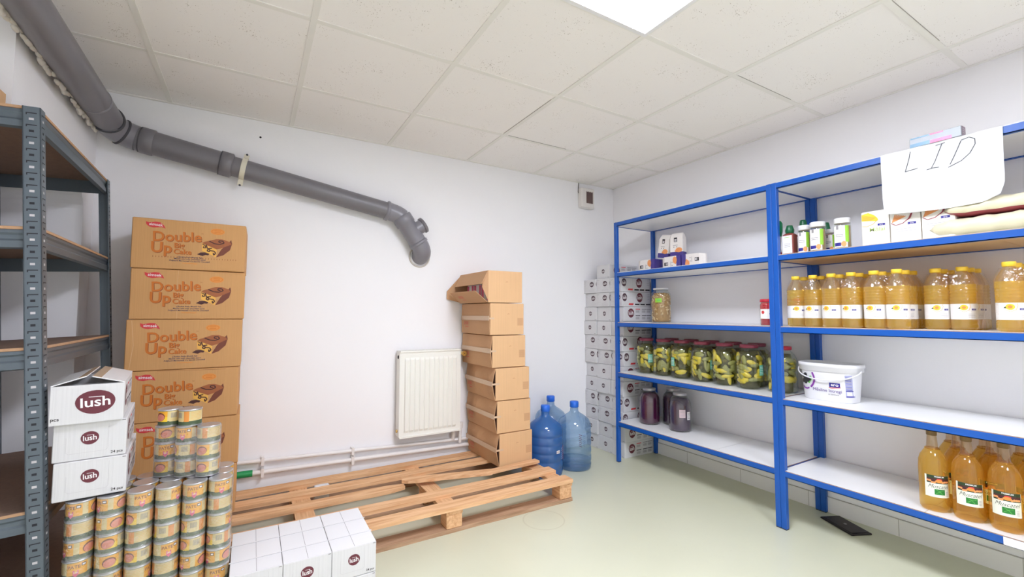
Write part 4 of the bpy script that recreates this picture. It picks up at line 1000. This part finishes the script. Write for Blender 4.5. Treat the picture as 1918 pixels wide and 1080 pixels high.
# mushroom jar
e = empty('mushroom_jar', 'clear jar of pale sliced mushrooms with white lid and green label', 'jar', (3.08, -0.155, B3))
R_, h = 0.072, 0.258; random.seed(4)
MB().lathe([(R_*0.85, 0), (R_, 0.01), (R_, h*0.78), (R_*0.93, h*0.86), (R_*0.70, h*0.92), (R_*0.70, h*0.95)], JARG, seg=40).build('jar_body', e)
m = MB().lathe([(R_*0.80, 0.006), (R_*0.86, 0.02), (R_*0.86, h*0.76), (R_*0.6, h*0.86), (0.0, h*0.86)], PASTB, seg=28)
for k in range(190):
    a = random.uniform(0, 2*pi); z = random.uniform(0.012, h*0.84); rr = (R_-0.007)*(1 if z < h*0.77 else 0.85); T = Matrix.Rotation(a, 3, 'Z') @ Matrix.Rotation(random.uniform(0, pi), 3, 'X')
    m.ellipsoid((rr*cos(a), rr*sin(a), z), 0.004, 0.0045, random.uniform(.008, .015), PASTA if random.random() < 0.7 else PASTB, T, 6, 4)
m.build('mushroom_slices', e, kind='stuff')
MB().lathe([(R_*0.74, h*0.95), (R_*0.76, h*0.952), (R_*0.76, h*0.995), (R_*0.72, h), (0, h)], BUCK, seg=36).build('lid', e)
f = curved(0, 0, R_, 0, VIEW-0.25); MB().rect(f, -0.026, h*0.58, 0.022, h*0.70, LIMEP, 0.001, 8).rect(f, -0.012, h*0.61, 0.012, h*0.67, LEAFG, 0.0016, 4).build('sticker', e)

# red jars
def red_jar(x, y, label, ptn):
    e = empty('preserve_jar', label, 'jar', (x, y, B3), 'small red preserve jars'); R_, h = 0.036, 0.150
    MB().lathe([(R_-0.003, 0.004), (R_-0.002, h*0.78), (0.028, h*0.87), (0.0, h*0.87)], REDJ, seg=28).build('preserve', e)
    MB().lathe([(R_*0.85, 0), (R_, 0.006), (R_, h*0.76), (R_*0.88, h*0.86), (R_*0.86, h*0.88)], JARG, seg=30).build('glass_body', e)
    MB().lathe([(R_*0.92, h*0.885), (R_*0.95, h*0.89), (R_*0.95, h*0.97), (R_*0.88, h), (0, h)], JLIDR, seg=30).build('lid', e)
    f = curved(0, 0, R_, 0, VIEW+0.1); m = MB().rect(f, -0.05, h*0.26, 0.05, h*0.62, LABW, 0.0008, 14); m.rect(f, 0.0, h*0.42, 0.014, h*0.47, BLACKP, 0.0014, 3); m.ell(f, -0.032, h*0.5, 0.008, 0.009, REDP, 0.0014)
    m.build('paper_label', e)
red_jar(2.95, -1.022, 'small jar of red preserve with white label, on the corner side of the posts', 0)
red_jar(3.00, -1.165-0.0, 'small jar of red preserve partly hidden behind the middle posts', 0)

VIEW = radians(-158)
# ---------------------------------------------------------------- oil bottles
def oil_bottle():
    e = empty('oil_bottle', '-', 'bottle', group='yellow oil bottles in shrink packs'); R_, h = 0.0420, 0.27
    pr = [(0.030, 0.0), (R_-0.001, 0.006), (R_, 0.014), (R_, 0.040), (R_-0.0012, 0.044), (R_-0.0012, 0.110), (R_, 0.114)]
    for k in range(5): z = 0.120+k*0.013; pr += [(R_, z), (R_-0.0022, z+0.0045), (R_, z+0.009)]
    pr += [(R_-0.001, 0.192), (0.036, 0.208), (0.027, 0.228), (0.0175, 0.244), (0.0155, 0.252)]
    def sq(a, z): return 1.0
    full = [p for p in pr if p[1] <= 0.20]; top = [p for p in pr if p[1] >= 0.19]
    MB().lathe(full, OIL, seg=28, caps=False).lathe([(0.030, 0.0), (0.0, 0.004)], OIL, seg=28, caps=False).build('oil_filled_body', e)
    MB().lathe(top, OILC, seg=28, caps=False).build('clear_neck', e)
    MB().lathe([(0.016, 0.248), (0.0195, 0.250), (0.0195, 0.264), (0.0185, 0.267), (0, 0.268)], CAPY, seg=26).build('cap', e)
    f = curved(0, 0, R_-0.0012, 0, VIEW); C_ = 2*pi*(R_-0.0012); m = MB().rect(f, -C_/2, 0.0445, C_/2, 0.1095, LABW, 0.0004, 28)
    for s_ in (0, C_/2):
        g = (lambda s_: (lambda x, y, off=0: f(x+s_, y, off)))(s_)
        m.ell(g, -0.012, 0.094, 0.012, 0.0115, YEL, 0.0010, 20); m.ell(g, -0.012, 0.094, 0.006, 0.006, ORNGL, 0.0013, 14); m.poly(g, [(-0.03, 0.090), (-0.024, 0.096), (-0.022, 0.088)], DGRN, 0.0012)
        m.stroke(g, [(-0.026, 0.084), (-0.012, 0.076), (0.002, 0.082), (0.008, 0.098), (0.006, 0.108)], 0.0012, CAKEY, 0.0010)
        m.rect(g, 0.012, 0.082, 0.028, 0.089, NAVY, 0.0010, 3); m.text(g, 'aro', 0.020, 0.0858, 0.0062, WHITEP, 0.0014)
        for k in range(3): m.rect(g, 0.0, 0.066-k*0.006, 0.024, 0.0675-k*0.006, GREYL, 0.0010, 3)
    m.build('paper_label', e)
    return e
ob = oil_bottle()
packs = [(-1.188, 2, 2.935, 3, 'pack beside the middle posts'), (-1.366, 2, 2.915, 3, 'second pack from the middle posts'), (-1.542, 2, 2.915, 3, 'third pack from the middle posts'), (-1.728, 2, 3.02, 3, 'set back pack under the sign'), (-1.968, 2, 2.92, 3, 'lone pack nearest the far end')]
for (y, ny, x, nx, pn) in packs:
    cs = []
    for i in range(nx):
        for j in range(ny):
            xx, yy = x+i*0.0848, y-j*0.0848
            if xx > 3.24: continue
            cs.append((xx, yy))
            place(ob, (xx, yy, B3), 'yellow oil bottle, %s, %s, %s row' % (pn, ['corner side', 'far side'][j], ORD[i]), rz=random.uniform(-.5, .5))
    P = hull(cs, 0.0428); cx_ = sum(p[0] for p in P)/len(P); cy_ = sum(p[1] for p in P)/len(P); m = MB(); n = len(P); vs = []
    for z, k in ((0.004, 1.0), (0.05, 1.0), (0.12, 1.0), (0.195, 1.0), (0.222, 0.93), (0.245, 0.84)):
        for (a, b) in P:
            j = random.uniform(-.0012, .0012); vs.append((cx_+(a-cx_)*(1-(1-k)*0.9)+j, cy_+(b-cy_)*k+j, B3+z+random.uniform(-.002, .002)))
    m.add(vs, [(q*n+i, q*n+(i+1) % n, (q+1)*n+(i+1) % n, (q+1)*n+i) for q in range(5) for i in range(n)], FILM2, True)
    tag(m.build('shrink_wrap'), 'clear film round the oil bottles, '+pn, 'film', 'clear film round the oil packs')

# ---------------------------------------------------------------- jars with white lids, upper shelf
def spice_jar(R_, h, label, x, y, fill=SPICE, z=B2):
    e = empty('spice_jar', label, 'jar', (x, y, z), 'white lidded spice jars on the upper shelf')
    MB().lathe([(R_-0.003, 0.003), (R_-0.003, h*0.74), (0, h*0.74)], fill, seg=28).build('spice', e)
    MB().lathe([(R_*0.95, 0), (R_, 0.004), (R_, h*0.76), (R_*0.9, h*0.81), (R_*0.88, h*0.84)], JARG, seg=32).build('jar_body', e)
    MB().lathe([(R_*0.96, h*0.83), (R_*0.98, h*0.835), (R_*0.98, h*0.98), (R_*0.93, h), (0, h)], BUCK, seg=32).build('lid', e)
    f = curved(0, 0, R_, 0, VIEW+0.0); m = MB().rect(f, -R_*1.25, h*0.04, R_*0.55, h*0.74, LABW, 0.0006, 12); m.rect(f, R_*0.28, h*0.20, R_*0.75, h*0.74, LIMEP, 0.0009, 5)
    m.rect(f, -R_*0.75, h*0.62, -R_*0.45, h*0.76, GREYP, 0.0012, 3)
    for k in range(2): m.rect(f, -R_*0.85, h*(0.44-k*0.06), R_*0.05, h*(0.46-k*0.06), GREYP, 0.0010, 4)
    m.rect(f, -R_*1.1, h*0.08, -R_*0.2, h*0.19, NAVY, 0.0010, 5); m.ell(f, R_*0.1, h*0.14, R_*0.3, h*0.09, PACKO, 0.0012); m.build('paper_label', e)
spice_jar(0.030, 0.148, 'white lidded spice jar beside the green capped bottles', 2.93, -1.243)
spice_jar(0.034, 0.150, 'white lidded spice jar, second from the green capped bottles', 2.905, -1.318)
spice_jar(0.0255, 0.120, 'small low spice jar standing a bit further back', 3.00, -1.335)
spice_jar(0.0345, 0.150, 'tall white lidded spice jar standing alone', 2.91, -1.426)
def green_cap(x, y, label, body, cap_h, capm, h=0.12):
    e = empty('sauce_bottle', label, 'bottle', (x, y, B2), 'green capped bottles by the middle posts'); hw = 0.027
    MB().rbox(-hw, -hw, 0, hw, hw, h, body, 0.007).build('bottle_body', e)
    f = flat((-hw, hw, 0), (0, -1, 0), (0, 0, 1)); m = MB().rect(f, 0.003, 0.008, 2*hw-0.003, h-0.012, LABW, 0.0007)
    for k in range(3): m.rect(f, 0.012, h*0.5-k*0.008, 0.042, h*0.5+0.002-k*0.008, GREYP, 0.0012)
    m.rect(f, 0.012, h*0.8, 0.04, h*0.82, LIMEP, 0.0012)
    m.build('paper_label', e)
    MB().lathe([(0.014, h), (0.020, h+0.004), (0.022, h+0.02), (0.016, h+cap_h-0.008), (0.014, h+cap_h), (0, h+cap_h)], capm, seg=20).build('cap', e)
green_cap(2.925, -1.172, 'square paprika jar with white label and dark green cap', SPICER, 0.045, GLIDD, 0.115)
green_cap(3.03, -1.19, 'green capped bottle behind the square paprika jar', SPICER, 0.078, GLIDD, 0.12)
green_cap(3.10, -1.27, 'green capped bottle farthest back behind the spice jars', SPICER, 0.062, GLIDD, 0.115)
e = empty('ketchup_bottle', 'light green squeeze bottle top peeking out beside the middle post', 'bottle', (3.00, -1.062, B2))
MB().lathe([(0.022, 0), (0.024, 0.005), (0.024, 0.03), (0.019, 0.05), (0.024, 0.12), (0.030, 0.16)], LABW, seg=24, mats=[REDP, REDP, LABW, LABW, LABW]).build('bottle_body', e)
MB().lathe([(0.024, 0.12), (0.031, 0.15), (0.031, 0.195), (0.024, 0.21), (0, 0.21)], GLID, seg=24).build('cap', e)

# ---------------------------------------------------------------- flour boxes
def flour_box(x, y, h, label, kind):
    e = MB().rbox(0, -0.052, 0, 0.08, 0.052, h, M('box_cream', (246, 242, 234), 0.5, var=0.01), 0.003); f = flat((0, 0.052, 0), (0, -1, 0), (0, 0, 1)); W = 0.104
    if kind == 0:
        e.poly(f, [(0.002, h-0.012), (0.028, h-0.006), (0.05, h-0.02), (0.062, h-0.034), (0.066, h-0.046), (0.058, h-0.05), (0.04, h-0.046), (0.002, h-0.042)], YEL, 0.0006)
        for k in range(6): e.stroke(f, [(0.004, h-0.016-k*0.004), (0.056-k*0.003, h-0.034-k*0.002)], 0.0012, ORNGL, 0.0010)
        e.stroke(f, [(0.004, h-0.066), (0.02, h-0.07), (0.045, h-0.062), (0.062, h-0.045)], 0.0025, CAKEY, 0.0010)
        e.rect(f, 0.062, h-0.072, 0.090, h-0.062, NAVY, 0.0006); e.text(f, 'aro', 0.076, h-0.067, 0.009, WHITEP, 0.0010)
        e.text(f, 'M\u0103lai', 0.060, h-0.088, 0.026, M('green_lettering', (178, 206, 110), 0.6), 0.0010, 0.005, sx=1.05)
        e.rect(f, 0.035, h-0.104, 0.088, h-0.102, GREYL, 0.0006)
    else:
        for k in range(7): e.stroke(f, [(0.008, h-0.045), (0.02+k*0.006, h-0.012-0.002*k)], 0.0035, PACKO, 0.0008+0.0001*k)
        e.stroke(f, [(0.004, h-0.048), (0.02, h-0.060), (0.045, h-0.054), (0.066, h-0.036), (0.074, h-0.016)], 0.003, SACKM, 0.0012)
        e.poly(f, [(0.058, h-0.046), (0.066, h-0.036), (0.074, h-0.014), (0.080, h-0.014), (0.072, h-0.036)], SACKM, 0.0014)
        e.rect(f, 0.062, h-0.062, 0.090, h-0.052, NAVY, 0.0006); e.text(f, 'aro', 0.076, h-0.057, 0.009, WHITEP, 0.0010)
        e.rect(f, 0.018, h-0.080, 0.088, h-0.077, GREYL, 0.0006); e.rect(f, 0.028, h-0.090, 0.088, h-0.087, GREYL, 0.0006)
    o = e.build('flour_box'); o.location = (x, y, B2); tag(o, label, 'box', 'dry food boxes on the upper shelf')
flour_box(2.885, -1.566, 0.158, 'white maize flour box with yellow picture below the paper sign', 0)
flour_box(2.885, -1.674, 0.136, 'white food box with orange picture, middle of the three', 1)
flour_box(2.885, -1.782, 0.142, 'white food box with orange picture, beside the cream sacks', 1)

# ---------------------------------------------------------------- soft bags
def pillow(name, c, sx, sy, sz, mat, label, cat, group=None, stripe=None, rz=0, p=0.55, tilt=0):
    m = MB(); n1, n2 = 22, 14; vs = []
    for i in range(n1+1):
        u = -1+2*i/n1
        for j in range(n2):
            a = 2*pi*j/n2; ca, sa = cos(a), sin(a)
            k = (1-abs(u)**7)**0.5 if abs(u) < 1 else 0
            hh = sz*(0.10+0.90*k); yy = sy*(0.86+0.14*k)
            w_ = (abs(sa)**p)*(1 if sa > 0 else -1); q = (abs(ca)**p)*(1 if ca > 0 else -1)
            wr = 1+0.05*sin(u*17+a*3)+0.03*sin(u*31-a*2)
            vs.append((u*sx, yy*q*wr, sz+hh*w_*wr if w_ > 0 else sz+hh*w_))
    fs = [(i*n2+j, (i+1)*n2+j, (i+1)*n2+(j+1) % n2, i*n2+(j+1) % n2) for i in range(n1) for j in range(n2)]
    m.add(vs, fs+[tuple(range(n2)), tuple(n1*n2+j for j in range(n2-1, -1, -1))], mat, True)
    if stripe:
        mi_ = m.mi(stripe[0]); m.mats.append
        for fi, f_ in enumerate(fs):
            j = f_[0] % n2; i = f_[0]//n2
            if stripe[1](i/n1, j): m.m[fi] = mi_
    o = m.build(name); o.location = c; o.rotation_euler = (0, tilt, rz); return tag(o, label, cat, group)
# long axis along Y (the unit's length): rz = 90 deg
pillow('flour_sack', (2.99, -1.99, B2), 0.235, 0.130, 0.037, SACK, 'cream food sack lying flat on the upper shelf, under another', 'sack', 'cream sacks with maroon print', (SACKM, lambda u, j: j in (13, 0) and u < 0.0), rz=pi/2)
pillow('flour_sack', (3.00, -2.03, B2+0.075), 0.235, 0.130, 0.034, SACK, 'cream food sack with maroon edge lying on top of the other', 'sack', 'cream sacks with maroon print', (SACKM, lambda u, j: j in (12, 3, 11)), rz=pi/2+0.05)

# ---------------------------------------------------------------- white packs with purple base
def paper_pack(label, loc, rot):
    m = MB(); w_, d_, h = 0.095, 0.06, 0.175; rings = []
    for z, k, kd in ((0, .98, .98), (0.008, 1, 1), (0.035, 1, 1), (0.036, 1, 1), (h*0.80, 0.98, 0.98), (h*0.93, 0.9, 0.6), (h, 0.84, 0.25)):
        rings.append([(-w_/2*k, -d_/2*kd, z), (w_/2*k, -d_/2*kd, z), (w_/2*k, d_/2*kd, z), (-w_/2*k, d_/2*kd, z)])
    vs = [p for r_ in rings for p in r_]
    for i in range(6): m.add(vs, [(i*4+k, i*4+(k+1) % 4, i*4+4+(k+1) % 4, i*4+4+k) for k in range(4)], PACKP if i < 2 else PACKW)
    m.add(vs, [(3, 2, 1, 0)], PACKP); m.add(vs, [(24, 25, 26, 27)], PACKW)
    for f in (flat((0, -d_/2, 0), (1, 0, 0), (0, 0, 1)), flat((0, d_/2, 0), (-1, 0, 0), (0, 0, 1))):
        m.ell(f, 0.018, 0.048, 0.025, 0.018, PACKO, 0.0009, 16); m.ell(f, 0.005, 0.042, 0.018, 0.009, PACKO, 0.0011, 14)
        m.rect(f, -0.018, 0.108, 0.006, 0.140, BLACKP, 0.0008); m.rect(f, -0.014, 0.122, 0.002, 0.127, WHITEP, 0.0012); m.rect(f, -0.014, 0.112, 0.002, 0.118, WHITEP, 0.0012)
        m.rect(f, -0.026, 0.082, 0.01, 0.085, GREYP, 0.0008); m.rect(f, -0.022, 0.068, -0.017, 0.074, BLACKP, 0.0008); m.rect(f, 0.0, 0.068, 0.005, 0.074, BLACKP, 0.0008)
    o = m.build('paper_pack'); o.matrix_world = Matrix.Translation(loc) @ rot; return tag(o, label, 'pack', 'white packs with purple base')
Rz = lambda a: Matrix.Rotation(a, 4, 'Z'); Ry = lambda a: Matrix.Rotation(a, 4, 'Y'); Rx = lambda a: Matrix.Rotation(a, 4, 'X')
zt = B2+0.0965
paper_pack('white pack standing tilted on the lying packs, beside the corner post', (3.10, -0.185, zt+0.004), Rz(-pi/2) @ Ry(radians(9)) @ Matrix.Scale(1.0, 4))
paper_pack('white pack standing upright on the lying packs', (3.10, -0.305, zt), Rz(-pi/2+0.25))
# lying: long axis along the unit, printed side to the room
for k, (y, n_) in enumerate(((0.035, 'nearest the corner stack'), (-0.215, 'in the middle, purple end showing'), (-0.620, 'farthest from the corner stack'))):
    s_ = 1 if k < 2 else -1
    rot = Rz(-pi/2) @ Ry(-pi/2*1 if s_ > 0 else pi/2)
    # pack axis (local z) to -Y or +Y, face towards -X
    rot = Matrix(((0, 1, 0, 0), (0, 0, s_, 0), (s_ if False else 1, 0, 0, 0), (0, 0, 0, 1)))
    a = Vector((0, 0, 1)); zc = Vector((0, s_, 0)); yc = Vector((1, 0, 0)); xc = yc.cross(zc)
    rot = Matrix(((xc.x, yc.x, zc.x, 0), (xc.y, yc.y, zc.y, 0), (xc.z, yc.z, zc.z, 0), (0, 0, 0, 1)))
    y0_ = {0: -0.175, 1: -0.385, 2: -0.40}[k]
    y0_ = {0: -0.150, 1: -0.385, 2: -0.395}[k]
    if k < 2: paper_pack('white pack lying on its side, '+n_, (3.0+0.05, y0_, B2+0.0485), rot)
    else: paper_pack('white pack lying on its side, '+n_, (3.05, y0_, B2+0.0485), rot)
    if k < 2: paper_pack('white pack lying in the rear row, '+n_, (3.05+0.072, y0_, B2+0.0485), rot)

# ---------------------------------------------------------------- bucket
e = empty('plastic_bucket', 'white oval plastic bucket of olives with lid and purple print', 'bucket', (3.06, -1.285, B4))
RX, RY, h = 0.105, 0.140, 0.192
sq = lambda a, z: (1.0/((abs(cos(a))**3.2+abs(sin(a))**3.2)**(1/3.2)))
T = Matrix.Diagonal((0.66, 0.95, 1.0, 1.0))
MB().lathe([(0.118, 0.0), (0.121, 0.003), (0.134, 0.160), (0.135, 0.175)], BUCK, seg=64, T=T, fn=sq).build('tub', e)
MB().lathe([(0.137, 0.150), (0.1425, 0.152), (0.1425, 0.172), (0.147, 0.174), (0.147, 0.190), (0.143, h), (0.137, h), (0.134, 0.183), (0.0, 0.182)], BUCK, seg=64, T=T, fn=sq).build('lid', e)
hp_ = []
for k in range(25):
    a = pi*k/24; hp_.append((-0.02-0.085*sin(a), 0.144*cos(a), 0.160-0.050*sin(a)))
MB().tube(hp_, 0.0035, BUCK, 8).build('handle', e)
def bf(x, y, off=0):     # flat print plane hugging the room side of the tub; x runs toward -Y
    a = None; yy = -x/0.95; base_ = 0.121+(0.134-0.121)*y/0.16
    q = min(0.999, abs(yy)/base_); xx = -(1-q**3.2)**(1/3.2)*base_*0.66
    return Vector((xx-off*1.2-0.0005, yy*0.95, y))
m = MB()
def brect(x0, y0, x1, y1, mt, off=0.0010): m.rect(bf, x0, y0, x1, y1, mt, off, max(2, int((x1-x0)/0.004)))
for (x, y) in ((-0.098, 0.118), (-0.086, 0.126), (-0.080, 0.110), (-0.092, 0.102), (-0.074, 0.098), (-0.086, 0.088), (-0.100, 0.092), (-0.066, 0.106)): m.ell(bf, x, y, 0.0095, 0.0105, OLIVE, 0.0020, 14)
m.poly(bf, [(-0.070, 0.112), (-0.060, 0.124), (-0.050, 0.112), (-0.056, 0.098), (-0.066, 0.082), (-0.076, 0.086)], LEAFG, 0.0012)
m.stroke(bf, [(-0.050, 0.142), (-0.042, 0.120), (-0.040, 0.100), (-0.048, 0.080), (-0.060, 0.064)], 0.009, VIOL, 0.0012); m.stroke(bf, [(-0.104, 0.064), (-0.092, 0.054), (-0.078, 0.054), (-0.068, 0.060)], 0.008, VIOL, 0.0012)
brect(0.028, 0.076, 0.074, 0.098, NAVY); m.stroke(bf, [(0.026, 0.074), (0.038, 0.071), (0.076, 0.077)], 0.003, REDP, 0.0016); m.text(bf, 'aro', 0.052, 0.088, 0.021, WHITEP, 0.0018, 0.02, sx=1.15)
m.text(bf, 'M\u0103sline \u00eentregi', 0.015, 0.056, 0.021, M('violet_lettering', (108, 84, 150), 0.6), 0.0018, 0.0, sx=1.05); m.text(bf, 'cu sambure', 0.045, 0.039, 0.010, GREYP, 0.0018, 0.01)
brect(0.094, 0.030, 0.1165, 0.140, LBLUE, 0.0012)
brect(0.095, 0.032, 0.116, 0.037, NAVY, 0.002); brect(0.095, 0.060, 0.116, 0.064, NAVY, 0.002); brect(0.098, 0.040, 0.113, 0.058, WHITEP, 0.002)
for k in range(9): brect(0.096, 0.068+k*0.0075, 0.114, 0.0705+k*0.0075, GREYP if k % 2 else NAVY, 0.002)
m.build('printed_label', e)

# ---------------------------------------------------------------- wine bottles
def wine_bottle():
    e = empty('wine_bottle', '-', 'bottle', group='large muscatel wine bottles'); R_ = 0.0475; h = 0.335
    pr = [(0.030, 0.006), (0.040, 0.0), (R_-0.001, 0.010), (R_, 0.022), (R_, 0.175), (R_*0.97, 0.200), (R_*0.84, 0.222), (R_*0.62, 0.240), (0.0235, 0.250), (0.0215, 0.254), (0.0185, 0.262), (0.0155, 0.300), (0.0150, 0.318)]
    MB().lathe([(0.0, 0.006)]+pr[:9], WINE, seg=40).build('wine_filled_body', e)
    MB().lathe(pr[8:], WGLASS, seg=32, caps=False).tube([(0.0225*cos(2*pi*k/24), 0.0225*sin(2*pi*k/24), 0.2515) for k in range(25)], 0.0028, WINE, 8, False).build('neck', e)
    MB().lathe([(0.0165, 0.306), (0.0172, 0.308), (0.0172, h-0.002), (0.016, h), (0, h)], CORK, seg=24).build('cap', e)
    f = curved(0, 0, R_, 0, radians(-164)); W = 0.0415; m = MB().rect(f, -W, 0.062, W, 0.150, M('wine_label_paper', (236, 238, 224), 0.6), 0.0006, 12)
    m.rect(f, -W*0.84, 0.118, W*0.96, 0.150, DGRN, 0.0009, 10); m.text(f, 'PREMIUM', 0.004, 0.145, 0.0075, WHITEP, 0.0014, 0.02)
    m.rect(f, -W*0.84, 0.122, W*0.96, 0.138, M('label_dark_red', (74, 34, 38), 0.6), 0.0011, 10)
    random.seed(2)
    for k in range(11): m.ell(f, -W*0.74+k*W*0.155, 0.124+random.uniform(-.003, .004), 0.0042, 0.0042, PACKO, 0.0013, 10)
    m.ell(f, 0.003, 0.128, 0.011, 0.0065, ORNGL, 0.0016, 16); m.ell(f, 0.004, 0.135, 0.009, 0.004, REDP, 0.0015, 14)
    m.text(f, 'Muscatel', 0.003, 0.1055, 0.0215, BLACKP, 0.0013, -0.012, shear=0.4, sx=0.86)
    m.rect(f, -0.012, 0.073, 0.021, 0.095, GRN, 0.0010, 6); m.stroke(f, [(-0.008, 0.077), (0.004, 0.086), (0.017, 0.091)], 0.0012, LEAFG, 0.0014); m.stroke(f, [(-0.006, 0.092), (0.004, 0.086), (0.012, 0.076)], 0.0012, LEAFG, 0.0014)
    for k in range(4): m.rect(f, 0.025, 0.070+k*0.005, 0.033, 0.0725+k*0.005, GREYL, 0.0012, 2)
    m.build('paper_label', e); return e
wb = wine_bottle()
for k, (x, y, n_) in enumerate(((2.935, -1.712, 'front row, nearest the middle posts'), (2.935, -1.817, 'front row, second from the middle posts'), (2.935, -1.921, 'front row, third from the middle posts'), (2.935, -2.03, 'front row, farthest from the middle posts'),
     (3.035, -1.765, 'second row, nearest the middle posts'), (3.035, -1.868, 'second row, second from the middle posts'), (3.035, -1.972, 'second row, third from the middle posts'),
     (3.135, -1.72, 'third row, nearest the middle posts'), (3.135, -1.825, 'third row, second from the middle posts'), (3.135, -1.93, 'third row, third from the middle posts'), (3.135, -2.035, 'third row, farthest from the middle posts'))):
    place(wb, (x, y, B5), 'amber muscatel bottle with green label patch, '+n_, rz=(0.28, 0.05, -0.08, 0)[k] if k < 4 else random.uniform(-2, 2))

# ---------------------------------------------------------------- paper sign, foil box, bait station
m = MB(); ys_ = [-1.612-0.376*k/24 for k in range(25)]; vs = []; rowsn = 14
random.seed(17)
for j in range(rowsn+1):
    v = j/rowsn
    for k in range(25):
        u = k/24; z = 1.834-0.268*v-0.012*sin(u*3.1)*v; y = ys_[k]*1+0.0
        xx = 2.8465-0.012*sin(v*2.6+u*2)*v-0.003*sin(u*9+v*5)-0.002*sin(u*23+v*11)
        if v > 0.8 and u > 0.85: y += (v-0.8)*(u-0.85)*0.4; z += (v-0.8)*(u-0.85)*0.5
        y += -0.010*v*(u-0.5)*-2*0.5
        vs.append((xx, y, z))
fs = [(j*25+k, j*25+k+1, (j+1)*25+k+1, (j+1)*25+k) for j in range(rowsn) for k in range(24)]
m.add(vs, [tuple(reversed(f_)) for f_ in fs], PAPER, True)
# fold over the shelf top
m.add([(2.846, -1.612, 1.8345), (2.846, -1.988, 1.8345), (2.93, -1.988, 1.8375), (2.93, -1.612, 1.8375)], [(0, 1, 2, 3)], PAPER)
def pf(x, y, off=0):
    u = min(1, max(0, x/0.376)); v = min(1, max(0, y/0.268)); k = u*24; k0 = int(min(23, k)); j = v*rowsn; j0 = int(min(rowsn-1, j)); a = k-k0; b = j-j0
    P_ = lambda jj, kk: Vector(vs[jj*25+kk])
    p = P_(j0, k0)*(1-a)*(1-b)+P_(j0, k0+1)*a*(1-b)+P_(j0+1, k0)*(1-a)*b+P_(j0+1, k0+1)*a*b
    return p+Vector((-0.0012-off, 0, 0))
def pen(pts): m.stroke(pf, pts, 0.0022, PENCIL, 0.0002); m.stroke(pf, pts[::-1], 0.0022, PENCIL, 0.0002)
pen([(0.105, 0.014), (0.100, 0.04), (0.093, 0.065), (0.084, 0.095), (0.095, 0.092), (0.125, 0.088)])
pen([(0.185, 0.012), (0.215, 0.010)]); pen([(0.205, 0.011), (0.195, 0.04), (0.183, 0.075), (0.170, 0.102)]); pen([(0.155, 0.104), (0.175, 0.101), (0.195, 0.103)])
pen([(0.262, 0.018), (0.250, 0.05), (0.238, 0.080), (0.228, 0.102)]); pen([(0.262, 0.016), (0.285, 0.012), (0.302, 0.024), (0.303, 0.045), (0.288, 0.075), (0.262, 0.098), (0.222, 0.112)])
o = m.build('paper_sign'); tag(o, 'white paper sheet with large handwritten letters hanging over the top beam', 'paper sign')
e = empty('foil_box', 'long silver kitchen foil box on top of the shelf above the sign', 'box', (2.853, -1.70, LV[4]+0.008))
m = MB().rbox(0, -0.165, 0, 0.042, 0, 0.042, FOIL, 0.002); f = flat((0, 0, 0), (0, -1, 0), (0, 0, 1))
m.rect(f, 0.001, 0.001, 0.068, 0.016, FOILT, 0.0006); m.rect(f, 0.068, 0.001, 0.135, 0.014, FOILP, 0.0006); m.rect(f, 0.004, 0.036, 0.068, 0.0415, FOILT, 0.0006); m.rect(f, 0.068, 0.036, 0.11, 0.0415, FOILP, 0.0006)
g = flat((0, -0.165, 0), (1, 0, 0), (0, 0, 1)); m.rect(g, 0.001, 0.001, 0.041, 0.041, MAUVE, 0.0006)
for k in range(3): m.rect(g, 0.01, 0.014+k*0.008, 0.034, 0.016+k*0.008, GREYL, 0.0010)
m.build('carton', e); e.rotation_euler = (0, 0, radians(-2)); e.location = (2.868, -1.708, LV[4]+0.0085)
e = empty('bait_station', 'flat black plastic bait tray on the floor under the blue shelf', 'tray', (3.172, -1.275, 0), rz=radians(-25))
m = MB().rbox(-0.058, -0.102, 0, 0.058, 0.102, 0.008, TRAPM, 0.003)
m.build('tray', e)
MB().rbox(-0.048, -0.092, 0.008, 0.048, 0.092, 0.011, TRAPM, 0.002).ellipsoid((0, 0, 0.012), 0.008, 0.008, 0.003, GREYP).build('cover', e)
